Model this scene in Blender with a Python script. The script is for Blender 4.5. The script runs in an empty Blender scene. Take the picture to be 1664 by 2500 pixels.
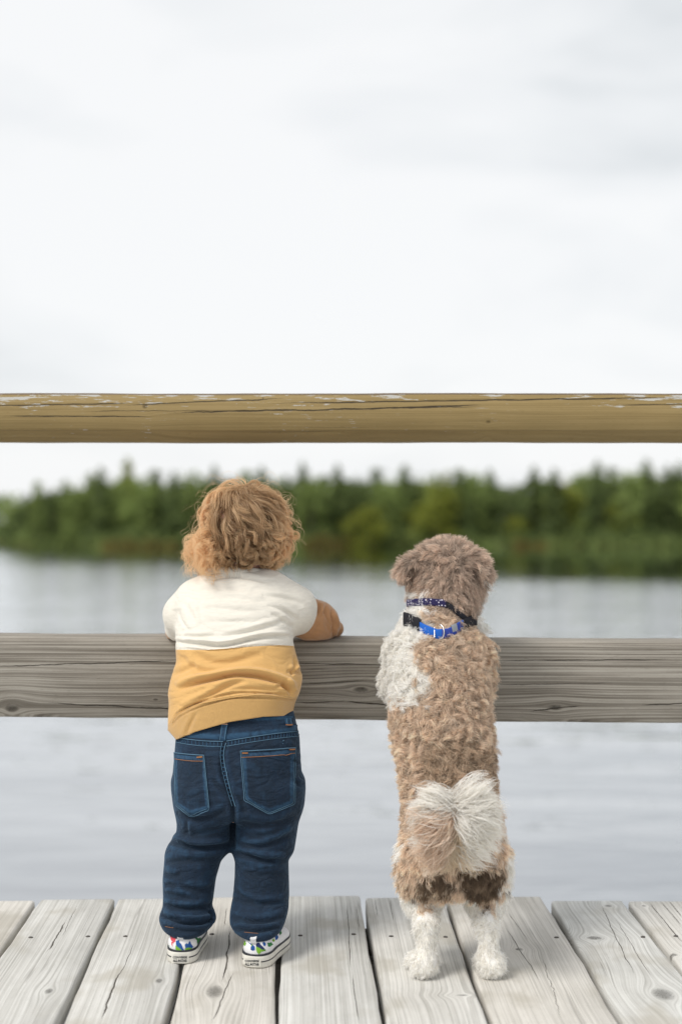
import bpy, math, random
import numpy as np
from mathutils import Vector, Matrix
from mathutils.bvhtree import BVHTree
random.seed(7)
RS = np.random.RandomState(11)
sc = bpy.context.scene
R = math.radians

# ------------------------------------------------------------------ camera
CAM_H = 0.773
FPX = 2500 * 50 / 36.0
PITCH = math.atan(35 / FPX)
cam_d = bpy.data.cameras.new('camera')
cam = bpy.data.objects.new('camera', cam_d)
sc.collection.objects.link(cam)
cam.location = (0, 0, CAM_H)
cam.rotation_euler = (math.pi / 2 - PITCH, 0, 0)
cam_d.sensor_fit = 'VERTICAL'
cam_d.sensor_height = 36
cam_d.sensor_width = 24
cam_d.lens = 50
cam_d.clip_start = 0.05
cam_d.clip_end = 8000
cam_d.dof.use_dof = True
cam_d.dof.focus_distance = 2.43
cam_d.dof.aperture_fstop = 2.1
sc.camera = cam

# ------------------------------------------------------------------ world: pale overcast sky
SUN_EL, SUN_AZ = R(52), R(-125)          # azimuth from +Y, clockwise: behind the camera to the left
world = bpy.data.worlds.new('World'); sc.world = world
world.use_nodes = True
wt = world.node_tree; wt.nodes.clear()
wn = wt.nodes.new; wl = wt.links.new
w_out = wn('ShaderNodeOutputWorld'); w_bg = wn('ShaderNodeBackground')
w_bg.inputs['Strength'].default_value = 0.1
w_sky = wn('ShaderNodeTexSky'); w_sky.sky_type = 'NISHITA'; w_sky.sun_disc = False
w_sky.sun_elevation = SUN_EL; w_sky.sun_rotation = SUN_AZ
w_tc = wn('ShaderNodeTexCoord'); w_map = wn('ShaderNodeMapping')
w_map.inputs['Scale'].default_value = (1.0, 1.0, 2.6)
w_map.inputs['Location'].default_value = (7.14, 7.40, 1.46)
w_n = wn('ShaderNodeTexNoise'); w_n.inputs['Scale'].default_value = 3.3; w_n.inputs['Detail'].default_value = 4.5
w_n.inputs['Roughness'].default_value = 0.5; w_n.inputs['Distortion'].default_value = 0.45
w_r = wn('ShaderNodeValToRGB')
w_r.color_ramp.elements[0].position = 0.30; w_r.color_ramp.elements[0].color = (6.6, 6.9, 7.1, 1)
w_r.color_ramp.elements[1].position = 0.56; w_r.color_ramp.elements[1].color = (8.8, 8.88, 8.95, 1)
e = w_r.color_ramp.elements.new(0.45); e.color = (8.15, 8.32, 8.46, 1)
w_mix = wn('ShaderNodeMixRGB'); w_mix.inputs['Fac'].default_value = 0.95
wl(w_tc.outputs['Generated'], w_map.inputs['Vector']); wl(w_map.outputs[0], w_n.inputs['Vector'])
wl(w_n.outputs['Fac'], w_r.inputs['Fac']); wl(w_sky.outputs[0], w_mix.inputs['Color1'])
wl(w_r.outputs[0], w_mix.inputs['Color2']); wl(w_mix.outputs[0], w_bg.inputs['Color'])
wl(w_bg.outputs[0], w_out.inputs['Surface'])

sun_d = bpy.data.lights.new('sun', 'SUN'); sun = bpy.data.objects.new('sun', sun_d)
sc.collection.objects.link(sun)
sun_d.energy = 2.3; sun_d.angle = R(20); sun_d.color = (1.0, 0.95, 0.88)
sd = Vector((math.sin(SUN_AZ) * math.cos(SUN_EL), math.cos(SUN_AZ) * math.cos(SUN_EL), math.sin(SUN_EL)))
sun.rotation_euler = (-sd).to_track_quat('-Z', 'Y').to_euler()

sc.view_settings.view_transform = 'Standard'
sc.view_settings.look = 'None'
sc.view_settings.exposure = 0.14
sc.view_settings.gamma = 1.0
sc.view_settings.use_curve_mapping = False
sc.cycles.use_denoising = True
sc.cycles.max_bounces = 16
sc.cycles.diffuse_bounces = 12
sc.cycles.transmission_bounces = 12
sc.cycles.glossy_bounces = 3

# ------------------------------------------------------------------ helpers
_F = np.array([0, math.cos(PITCH), -math.sin(PITCH)])
_U = np.array([0, math.sin(PITCH), math.cos(PITCH)])
def ray(px, py):
    return _F + np.array([1., 0, 0]) * ((px - 832) / FPX) + _U * (-(py - 1250) / FPX)
def at(px, py, Y):
    d = ray(px, py); return np.array([0, 0, CAM_H]) + d * (Y / d[1])
def on_ground(px, py, z=0.0):
    d = ray(px, py); return np.array([0, 0, CAM_H]) + d * ((z - CAM_H) / d[2])
def to_px(v):
    v = np.asarray(v); q = v - np.array([0, 0, CAM_H])
    dep = q @ _F
    return 832 + FPX * q[..., 0] / dep, 1250 - FPX * (q @ _U) / dep

def link(o, parent=None):
    sc.collection.objects.link(o)
    if parent is not None: o.parent = parent
    return o
def base_of(p):
    b = np.zeros(3)
    while p is not None:
        b += np.array(p.location); p = p.parent
    return b
def thing(name, label, cat, loc=(0, 0, 0), group=None):
    o = bpy.data.objects.new(name, None); o.empty_display_size = 0.05
    link(o); o.location = loc
    return tag(o, label, cat, group)
def tag(o, label=None, cat=None, group=None, kind=None):
    if label: o['label'] = label
    if cat: o['category'] = cat
    if group: o['group'] = group
    if kind: o['kind'] = kind
    return o
def raw_mesh(name, V, Q, smooth=True, attrs=None):
    V = np.ascontiguousarray(V, np.float32)
    me = bpy.data.meshes.new(name)
    me.vertices.add(len(V)); me.vertices.foreach_set('co', V.ravel())
    if isinstance(Q, np.ndarray):
        n, k = Q.shape
        me.loops.add(n * k); me.loops.foreach_set('vertex_index', np.ascontiguousarray(Q, np.int32).ravel())
        me.polygons.add(n); me.polygons.foreach_set('loop_start', np.arange(0, n * k, k, dtype=np.int32))
    else:
        tot = sum(len(q) for q in Q)
        me.loops.add(tot); me.loops.foreach_set('vertex_index', [i for q in Q for i in q])
        st = []; s = 0
        for q in Q: st.append(s); s += len(q)
        me.polygons.add(len(Q)); me.polygons.foreach_set('loop_start', st)
    me.update(calc_edges=True); me.validate()
    if smooth: me.polygons.foreach_set('use_smooth', np.ones(len(me.polygons), bool))
    for k, a in (attrs or {}).items():
        a = np.asarray(a, np.float32)
        if a.ndim == 1:
            at_ = me.attributes.new(k, 'FLOAT', 'POINT'); at_.data.foreach_set('value', a)
        else:
            if a.shape[1] == 3: a = np.concatenate([a, np.ones((len(a), 1), np.float32)], 1)
            at_ = me.attributes.new(k, 'FLOAT_COLOR', 'POINT'); at_.data.foreach_set('color', np.ascontiguousarray(a).ravel())
    return me
def obj(name, V, Q, mat, parent=None, smooth=True, attrs=None, origin=None):
    """mesh object from world-space vertices"""
    b = base_of(parent)
    o = bpy.data.objects.new(name, None if False else raw_mesh(name, np.asarray(V) - b - (np.zeros(3) if origin is None else np.asarray(origin) - b), Q, smooth, attrs))
    if origin is not None: o.location = np.asarray(origin) - b
    if mat: o.data.materials.append(mat)
    return link(o, parent)

# ---- signed-distance fields meshed with surface nets
class Field:
    def __init__(s, lo, hi, h):
        s.lo = np.array(lo, float); s.h = h
        s.n = np.ceil((np.array(hi) - s.lo) / h).astype(int) + 1
        s.F = np.full(s.n, 1.0, np.float32)
        s.ax = [(s.lo[i] + h * np.arange(s.n[i])).astype(np.float32) for i in range(3)]
    def _sl(s, lo, hi):
        r = []
        for i in range(3):
            a = max(0, int((lo[i] - s.lo[i]) / s.h)); b = min(s.n[i], int((hi[i] - s.lo[i]) / s.h) + 2)
            r.append(slice(a, max(a + 1, b)))
        X = s.ax[0][r[0]][:, None, None]; Y = s.ax[1][r[1]][None, :, None]; Z = s.ax[2][r[2]][None, None, :]
        return tuple(r), X, Y, Z
    def put(s, fn, lo, hi, k=0.008, sub=False):
        pad = k + 3 * s.h
        sl, X, Y, Z = s._sl(np.array(lo) - pad, np.array(hi) + pad)
        d = fn(X, Y, Z).astype(np.float32); a = s.F[sl]
        if sub:
            d = -d; h = np.clip(0.5 - 0.5 * (d - a) / k, 0, 1); s.F[sl] = a * h + d * (1 - h) + k * h * (1 - h) if False else np.maximum(a, d)
        else:
            h = np.clip(0.5 + 0.5 * (a - d) / k, 0, 1); s.F[sl] = a * (1 - h) + d * h - k * h * (1 - h)
    def ball(s, c, r, k=0.008, rot=None, sub=False):
        c = np.array(c, float); r = np.array(r, float) * np.ones(3); M = None if rot is None else np.array(rot.transposed())
        def fn(X, Y, Z):
            x, y, z = X - c[0], Y - c[1], Z - c[2]
            if M is not None:
                x, y, z = (M[0, 0] * x + M[0, 1] * y + M[0, 2] * z, M[1, 0] * x + M[1, 1] * y + M[1, 2] * z, M[2, 0] * x + M[2, 1] * y + M[2, 2] * z)
            k0 = np.sqrt((x / r[0])**2 + (y / r[1])**2 + (z / r[2])**2); k1 = np.sqrt((x / r[0]**2)**2 + (y / r[1]**2)**2 + (z / r[2]**2)**2) + 1e-6
            return k0 * (k0 - 1) / k1
        m = r.max() if rot is not None else r
        s.put(fn, c - m, c + m, k, sub)
    def cone(s, a, b, ra, rb, k=0.008):
        a = np.array(a, float); b = np.array(b, float); ab = b - a; L = ab @ ab + 1e-9
        def fn(X, Y, Z):
            t = np.clip(((X - a[0]) * ab[0] + (Y - a[1]) * ab[1] + (Z - a[2]) * ab[2]) / L, 0, 1)
            return np.sqrt((X - a[0] - t * ab[0])**2 + (Y - a[1] - t * ab[1])**2 + (Z - a[2] - t * ab[2])**2) - (ra + (rb - ra) * t)
        m = max(ra, rb); s.put(fn, np.minimum(a, b) - m, np.maximum(a, b) + m, k)
    def chain(s, P, r, k=0.008):
        for i in range(len(P) - 1): s.cone(P[i], P[i + 1], r[i], r[i + 1], k)
    def loft(s, rows, k=0.008, inset=0.0, pw=2.3, cap=0.01):
        """rows: (py, px_left, px_right, Ycentre, half_depth) from top to bottom"""
        z, cx, a, cy, b = [], [], [], [], []
        for (py, xl, xr, Yc, hd) in rows:
            l = at(xl, py, Yc); r = at(xr, py, Yc)
            z.append(l[2]); cx.append((l[0] + r[0]) / 2); a.append((r[0] - l[0]) / 2 - inset); cy.append(Yc); b.append(hd - inset)
        z, cx, a, cy, b = [np.array(v)[::-1] for v in (z, cx, a, cy, b)]
        zz = np.linspace(z[0], z[-1], 300)
        ker = np.hanning(23); ker /= ker.sum()
        def sm(v):
            w = np.interp(zz, z, v); p = np.pad(w, 11, mode='reflect', reflect_type='odd'); return np.convolve(p, ker, 'valid')
        cx, a, cy, b = sm(cx), sm(a), sm(cy), sm(b)
        a = np.maximum(a, .004); b = np.maximum(b, .004)
        def fn(X, Y, Z):
            zc = np.clip(Z, zz[0], zz[-1]); g = lambda v: np.interp(zc.ravel(), zz, v).reshape(zc.shape).astype(np.float32)
            A, B = g(a), g(b)
            q = (np.abs((X - g(cx)) / A)**pw + np.abs((Y - g(cy)) / B)**pw)**(1 / pw)
            d = (q - 1) * np.minimum(A, B) * 0.95
            e = np.maximum(Z - zz[-1], zz[0] - Z) + cap + 0 * d
            h = np.clip(0.5 - 0.5 * (d - (e - cap)) / 0.012, 0, 1)
            return (e - cap) * h + d * (1 - h) + 0.012 * h * (1 - h)
        s.put(fn, (min(cx - a), min(cy - b), zz[0]), (max(cx + a), max(cy + b), zz[-1]), k)
    def mesh(s, smooth=1):
        F = s.F; ins = F < 0; n = s.n
        co = [(0,0,0),(1,0,0),(0,1,0),(1,1,0),(0,0,1),(1,0,1),(0,1,1),(1,1,1)]
        cut = lambda A, c: A[c[0]:n[0]-1+c[0], c[1]:n[1]-1+c[1], c[2]:n[2]-1+c[2]]
        cnt = sum(cut(ins, c).astype(np.int8) for c in co)
        act = np.argwhere((cnt > 0) & (cnt < 8))
        idx = np.full(cnt.shape, -1, np.int64); idx[act[:, 0], act[:, 1], act[:, 2]] = np.arange(len(act))
        Vv = np.stack([F[act[:, 0] + c[0], act[:, 1] + c[1], act[:, 2] + c[2]] for c in co], 1)
        C = np.array(co, float); P = np.zeros((len(act), 3)); W = np.zeros(len(act))
        for i in range(8):
            for j in range(i + 1, 8):
                if np.abs(C[i] - C[j]).sum() != 1: continue
                m = (Vv[:, i] < 0) != (Vv[:, j] < 0)
                t = Vv[m, i] / (Vv[m, i] - Vv[m, j])
                P[m] += C[i] + t[:, None] * (C[j] - C[i]); W[m] += 1
        V = s.lo + s.h * (act + P / W[:, None])
        Q = []
        for d in range(3):
            e1, e2 = (d + 1) % 3, (d + 2) % 3
            def mv(A, d0):
                sl = [slice(1, -1)] * 3; sl[d] = slice(0, -1) if d0 == 0 else slice(1, None); return A[tuple(sl)]
            a, b = mv(ins, 0), mv(ins, 1)
            p = np.argwhere(a != b)
            p[:, e1] += 1; p[:, e2] += 1
            flip = ins[p[:, 0], p[:, 1], p[:, 2]]
            def cell(o1, o2):
                q = p.copy(); q[:, e1] -= 1 - o1; q[:, e2] -= 1 - o2; return idx[q[:, 0], q[:, 1], q[:, 2]]
            f = np.stack([cell(0, 0), cell(1, 0), cell(1, 1), cell(0, 1)], 1)
            f[~flip] = f[~flip][:, ::-1]
            Q.append(f)
        Q = np.concatenate(Q)
        for _ in range(smooth): V = relax(V, Q, 0.5)
        return V, Q
def relax(V, Q, w=0.5):
    S = np.zeros_like(V); N = np.zeros(len(V))
    for i in range(4):
        a, b = Q[:, i], Q[:, (i + 1) % 4]
        for k in range(3):
            S[:, k] += np.bincount(a, V[b, k], len(V)) + np.bincount(b, V[a, k], len(V))
        N += np.bincount(a, minlength=len(V)) + np.bincount(b, minlength=len(V))
    return V * (1 - w) + w * S / np.maximum(N, 1)[:, None]
def normals(V, Q):
    f = np.cross(V[Q[:, 2]] - V[Q[:, 0]], V[Q[:, 3]] - V[Q[:, 1]])
    N = np.zeros_like(V)
    for i in range(4):
        for k in range(3): N[:, k] += np.bincount(Q[:, i], f[:, k], len(V))
    return N / (np.linalg.norm(N, axis=1)[:, None] + 1e-12)
def polydist(px, py, line):
    """signed distance (positive above the line drawn left to right) and parameter along it"""
    best = np.full(px.shape, 1e9); sg = np.zeros(px.shape); T = np.zeros(px.shape)
    L = [math.hypot(line[i+1][0]-line[i][0], line[i+1][1]-line[i][1]) for i in range(len(line)-1)]; tot = sum(L); acc = 0
    for i in range(len(line) - 1):
        ax, ay = line[i]; bx, by = line[i+1]; dx, dy = bx - ax, by - ay
        t = np.clip(((px-ax)*dx + (py-ay)*dy) / (dx*dx+dy*dy+1e-9), 0, 1)
        d = np.hypot(px-ax-t*dx, py-ay-t*dy); cr = dx*(py-ay) - dy*(px-ax)
        m = d < best; best = np.where(m, d, best); sg = np.where(m, -np.sign(cr), sg); T = np.where(m, (acc + t*L[i])/tot, T); acc += L[i]
    return best * np.where(sg == 0, 1, sg), T
def smooth_line(line, n=4):
    P = np.array(line, float)
    for _ in range(2):
        Qn = [P[0]]
        for i in range(len(P)-1): Qn += [P[i]*.75+P[i+1]*.25, P[i]*.25+P[i+1]*.75]
        Qn.append(P[-1]); P = np.array(Qn)
    return [tuple(p) for p in P]
def fold(V, Q, folds, side=-1, wob=3.0):
    """press creases (metres deep) into a cloth surface; the cloth rolls up over the upper side of each crease"""
    N = normals(V, Q); px, py = to_px(V)
    px = px + wob*np.sin(py*.045 + px*.02); py = py + wob*.8*np.sin(px*.037 + py*.021 + 1.7)
    m = np.clip(-N[:, 1]*2.5 + .35, 0, 1) if side < 0 else np.ones(len(V))
    disp = np.zeros(len(V))
    for (line, w, d, up) in folds:
        s, t = polydist(px, py, smooth_line(line))
        win = np.clip(np.sin(np.pi*np.clip(t, 0.0, 1.0)), 0, 1)**.5
        far = np.exp(-(np.maximum(np.abs(s) - 3*w, 0)/w)**2)
        disp += win*far*(-d*np.exp(-(s/w)**2) + up*d*np.exp(-((s-2.0*w)/(1.3*w))**2) + .25*up*d*np.exp(-((s+2.2*w)/(1.3*w))**2))
    disp *= m
    return V + N*disp[:, None], disp
def split(V, Q, sd, push=True):
    """cut a quad mesh into the part where sd>0 and the rest, sliding the shared border onto sd=0"""
    fc = sd(V)[Q].mean(1) > 0
    A, B = Q[fc], Q[~fc]
    sh = np.intersect1d(np.unique(A), np.unique(B))
    V = V.copy()
    if push and len(sh):
        for _ in range(2):
            P = V[sh]; s0 = sd(P); e = 1e-3
            g = np.stack([(sd(P + np.eye(3)[k]*e) - s0)/e for k in range(3)], 1)
            st = -(s0/np.maximum((g**2).sum(1), 1e-3))[:, None]*g
            L = np.linalg.norm(st, axis=1)[:, None]; st *= np.minimum(1, .004/np.maximum(L, 1e-9))
            V[sh] = P + st
    return V, A, B
def compact(V, Q, attrs=None):
    u, inv = np.unique(Q, return_inverse=True)
    return V[u], inv.reshape(Q.shape), {k: a[u] for k, a in (attrs or {}).items()}

def tubes(P, rad, sides=3):
    """P (S,K,3) strands, rad (S,K) -> verts, quads"""
    S, K, _ = P.shape
    T = np.gradient(P, axis=1); T /= np.linalg.norm(T, axis=2, keepdims=True) + 1e-12
    ref = np.where(np.abs(T[..., 2:3]) > .9, np.array([1., 0, 0]), np.array([0, 0, 1.]))
    A = np.cross(T, ref); A /= np.linalg.norm(A, axis=2, keepdims=True) + 1e-12
    B = np.cross(T, A)
    ang = np.arange(sides)*2*np.pi/sides
    V = P[:, :, None, :] + rad[:, :, None, None]*(np.cos(ang)[None, None, :, None]*A[:, :, None, :] + np.sin(ang)[None, None, :, None]*B[:, :, None, :])
    base = (np.arange(S)[:, None, None]*K + np.arange(K-1)[None, :, None])*sides
    i = np.arange(sides)[None, None, :]; j = (i+1) % sides
    Q = np.stack([base+i, base+j, base+sides+j, base+sides+i], -1).reshape(-1, 4)
    return V.reshape(-1, 3), Q
def ribbons(P, rad, N, rs, twist=.7, wide=1.5):
    """thin flat hairs: P (S,K,3), N (S,3) or (S,K,3) outward direction of the coat"""
    S, K, _ = P.shape
    T = np.gradient(P, axis=1); N = N[:, None] if N.ndim == 2 else N
    W = np.cross(T, N + rs.normal(size=(S, 1, 3))*twist*np.linalg.norm(N, axis=-1, keepdims=True)); W /= np.linalg.norm(W, axis=2, keepdims=True) + 1e-12
    V = np.stack([P - W*rad[..., None]*wide, P + W*rad[..., None]*wide], 2).reshape(-1, 3)
    b = (np.arange(S)[:, None]*K + np.arange(K-1)[None])*2
    return V, np.stack([b, b+1, b+3, b+2], -1).reshape(-1, 4)
def tube(P, r, sides=6):
    P = np.asarray(P, float)[None]; r = np.asarray(r, float)*np.ones(P.shape[1]); return tubes(P, r[None], sides)
def merge(parts):
    V, Q, o = [], [], 0
    for v, q in parts: V.append(v); Q.append(np.asarray(q)+o); o += len(v)
    return np.concatenate(V), np.concatenate(Q)
def bvh(V, Q): return BVHTree.FromPolygons([tuple(v) for v in V], [tuple(int(i) for i in q) for q in Q])
EYE = Vector((0, 0, CAM_H))
def cast(tree, px, py, fallback=None):
    d = Vector(ray(px, py)).normalized()
    h, n, i, t = tree.ray_cast(EYE, d)
    if h is None:
        if fallback is not None: return fallback
        h2 = tree.find_nearest(EYE + d*2.42); return np.array(h2[0]), np.array(h2[1])
    n = np.array(n); n = -n if n @ np.array(d) > 0 else n
    return np.array(h), n
def patch(tree, top, bot, off, nu=16, nv=12, edge=0.0015):
    """cloth patch lying on a surface between two edge lines, proud by off"""
    def ln(L, u):
        L = np.array(L, float); s = np.concatenate([[0], np.cumsum(np.hypot(*np.diff(L, axis=0).T))]); s /= s[-1]
        return np.array([np.interp(u, s, L[:, 0]), np.interp(u, s, L[:, 1])])
    V = []
    for j in range(nv+1):
        for i in range(nu+1):
            p = ln(top, i/nu)*(1-j/nv) + ln(bot, i/nu)*(j/nv); h, n = cast(tree, p[0], p[1])
            b = i in (0, nu) or j in (0, nv); V.append(h + n*(-edge if b else off))
    V = np.array(V); W = nu+1
    for _ in range(1):
        g = V.reshape(nv+1, nu+1, 3); g2 = g.copy(); g2[2:-2, 2:-2] = .5*g[2:-2, 2:-2] + .125*(g[1:-3, 2:-2]+g[3:-1, 2:-2]+g[2:-2, 1:-3]+g[2:-2, 3:-1]); V = g2.reshape(-1, 3)
    Q = np.array([[j*W+i, (j+1)*W+i, (j+1)*W+i+1, j*W+i+1] for j in range(nv) for i in range(nu)])
    return V, Q
def line_on(tree, L, r, off=0.0, step=5):
    L = np.array(smooth_line(L)); s = np.concatenate([[0], np.cumsum(np.hypot(*np.diff(L, axis=0).T))]); n = max(4, int(s[-1]/step))
    q = np.linspace(0, s[-1], n); P = []
    for a in q:
        h, nn = cast(tree, np.interp(a, s, L[:, 0]), np.interp(a, s, L[:, 1])); P.append(h + nn*off)
    P = np.array(P)
    return tube(P, r, 6)
def inside_poly(px, py, poly):
    c = np.zeros(px.shape, bool); n = len(poly)
    for i in range(n):
        x0, y0 = poly[i]; x1, y1 = poly[(i+1) % n]
        m = ((y0 > py) != (y1 > py)) & (px < (x1-x0)*(py-y0)/((y1-y0) if y1 != y0 else 1e-9) + x0)
        c ^= m
    return c
def box(c, s, bev=0.0):
    """axis box with optional chamfer, as verts and faces"""
    x, y, z = np.array(s)/2
    if bev <= 0:
        V = [(sx*x, sy*y, sz*z) for sx in (-1, 1) for sy in (-1, 1) for sz in (-1, 1)]
        Q = [[0,1,3,2],[4,6,7,5],[0,4,5,1],[2,3,7,6],[0,2,6,4],[1,5,7,3]]
        return np.array(V)+np.array(c), np.array(Q)
    return beam(np.array(c)-np.array([x, 0, 0]), np.array(c)+np.array([x, 0, 0]), 2*y, 2*z, bev)
def beam(a, b, wy, wz, bev, n=2, wob=0.0, seed=0):
    """beam along its length with chamfered long edges and end arrises; cross-section wy x wz"""
    a = np.array(a, float); b = np.array(b, float); T = (b-a)/np.linalg.norm(b-a)
    up = np.array([0, 0, 1.]) if abs(T[2]) < .9 else np.array([0, 1., 0]); S = np.cross(up, T); S /= np.linalg.norm(S); up = np.cross(T, S)
    y, z = wy/2, wz/2; bv = bev
    k = bv*.3
    sec = [(-y, -z+bv), (-y, z-bv), (-y+k, z-k), (-y+bv, z), (y-bv, z), (y-k, z-k), (y, z-bv), (y, -z+bv), (y-k, -z+k), (y-bv, -z), (-y+bv, -z), (-y+k, -z+k)]
    L = np.linalg.norm(b-a); ts = [0, bv*.6/L] + list(np.linspace(bv*1.2/L+.001, 1-bv*1.2/L-.001, n)) + [1-bv*.6/L, 1]
    rs = np.random.RandomState(seed+5); V = []
    ph = rs.rand(6)*6
    for i, t in enumerate(ts):
        sc_ = (1 - bv*1.0/max(y, 1e-6)*.5) if i in (0, len(ts)-1) else 1
        scz = (1 - bv*1.0/max(z, 1e-6)*.5) if i in (0, len(ts)-1) else 1
        c = a + (b-a)*t
        for m, (p, q) in enumerate(sec):
            w = wob*(math.sin(t*L*9+ph[0])+.6*math.sin(t*L*23+ph[1]+(p > 0)*2)+.5*math.sin(t*L*51+ph[2]+m))
            V.append(c + S*(p*sc_ + (np.sign(p)*w)) + up*(q*scz + .4*w*np.sign(q)))
    K = len(sec); Q = []
    for i in range(len(ts)-1):
        for m in range(K): Q.append([i*K+m, i*K+(m+1) % K, (i+1)*K+(m+1) % K, (i+1)*K+m])
    Q = [q[::-1] for q in Q]
    Q.append(list(range(K))); Q.append([len(ts)*K-1-m for m in range(K)])
    Q[-2] = Q[-2][::-1]; Q[-1] = Q[-1][::-1]
    return np.array(V), [list(q) for q in Q]

# ---- shader helper
class M:
    def __init__(s, name):
        s.m = bpy.data.materials.new(name); s.m.use_nodes = True; s.t = s.m.node_tree; s.t.nodes.clear()
        s.out = s.t.nodes.new('ShaderNodeOutputMaterial')
    def n(s, typ, ins=None, **kw):
        nd = s.t.nodes.new('ShaderNode'+typ)
        for k, v in kw.items(): setattr(nd, k, v)
        for k, v in (ins or {}).items(): s.set(nd.inputs[k], v)
        return nd
    def set(s, sock, v):
        if hasattr(v, 'is_output') or isinstance(v, bpy.types.NodeSocket): s.t.links.new(v, sock)
        else:
            if isinstance(v, (tuple, list)) and sock.type == 'RGBA' and len(v) == 3: v = (*v, 1)
            sock.default_value = v
    def math(s, op, a, b=0.0, c=None, clamp=False):
        nd = s.n('Math', operation=op, use_clamp=clamp); s.set(nd.inputs[0], a); s.set(nd.inputs[1], b)
        if c is not None: s.set(nd.inputs[2], c)
        return nd.outputs[0]
    def mix(s, f, a, b, blend='MIX'):
        nd = s.n('MixRGB', blend_type=blend); s.set(nd.inputs[0], f); s.set(nd.inputs[1], a); s.set(nd.inputs[2], b); return nd.outputs[0]
    def noise(s, vec, scale=5, detail=3, rough=.5, dist=0):
        return s.n('TexNoise', {'Vector': vec, 'Scale': scale, 'Detail': detail, 'Roughness': rough, 'Distortion': dist}).outputs['Fac']
    def ramp(s, f, stops):
        nd = s.n('ValToRGB'); s.set(nd.inputs[0], f); cr = nd.color_ramp
        while len(cr.elements) < len(stops): cr.elements.new(.5)
        for e, (p, c) in zip(cr.elements, stops): e.position = p; e.color = (*c, 1) if isinstance(c, (tuple, list)) else (c, c, c, 1)
        return nd.outputs[0]
    def step(s, v, lo, hi):
        return s.n('MapRange', {'Value': v, 'From Min': lo, 'From Max': hi, 'To Min': 0.0, 'To Max': 1.0}, interpolation_type='SMOOTHSTEP').outputs[0]
    def vec(s, x, y, z):
        nd = s.n('CombineXYZ'); s.set(nd.inputs[0], x); s.set(nd.inputs[1], y); s.set(nd.inputs[2], z); return nd.outputs[0]
    def coord(s): return s.n('TexCoord').outputs['Object']
    def bump(s, h, strength=.3, dist=.002, normal=None):
        i = {'Height': h, 'Strength': strength, 'Distance': dist}
        if normal is not None: i['Normal'] = normal
        return s.n('Bump', i).outputs[0]
    def bsdf(s, color, rough=.7, normal=None, spec=.3, **kw):
        i = {'Base Color': color, 'Roughness': rough, 'Specular IOR Level': spec}
        for k, v in kw.items(): i[k] = v
        if normal is not None: i['Normal'] = normal
        return s.n('BsdfPrincipled', i).outputs[0]
    def done(s, sh): s.t.links.new(sh, s.out.inputs['Surface']); return s.m

def plain(name, col, rough=.6, spec=.3, metal=0.0, var=.15, vs=60, bump=0.0, bs=400):
    m = M(name); c = m.coord(); f = m.noise(c, vs, 3)
    col2 = tuple(v*(1-var) for v in col); cc = m.mix(m.step(f, .35, .65), col2, col)
    nm = m.bump(m.noise(c, bs, 2), bump, .001) if bump else None
    return m.done(m.bsdf(cc, rough, nm, spec, **{'Metallic': metal}))

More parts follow.
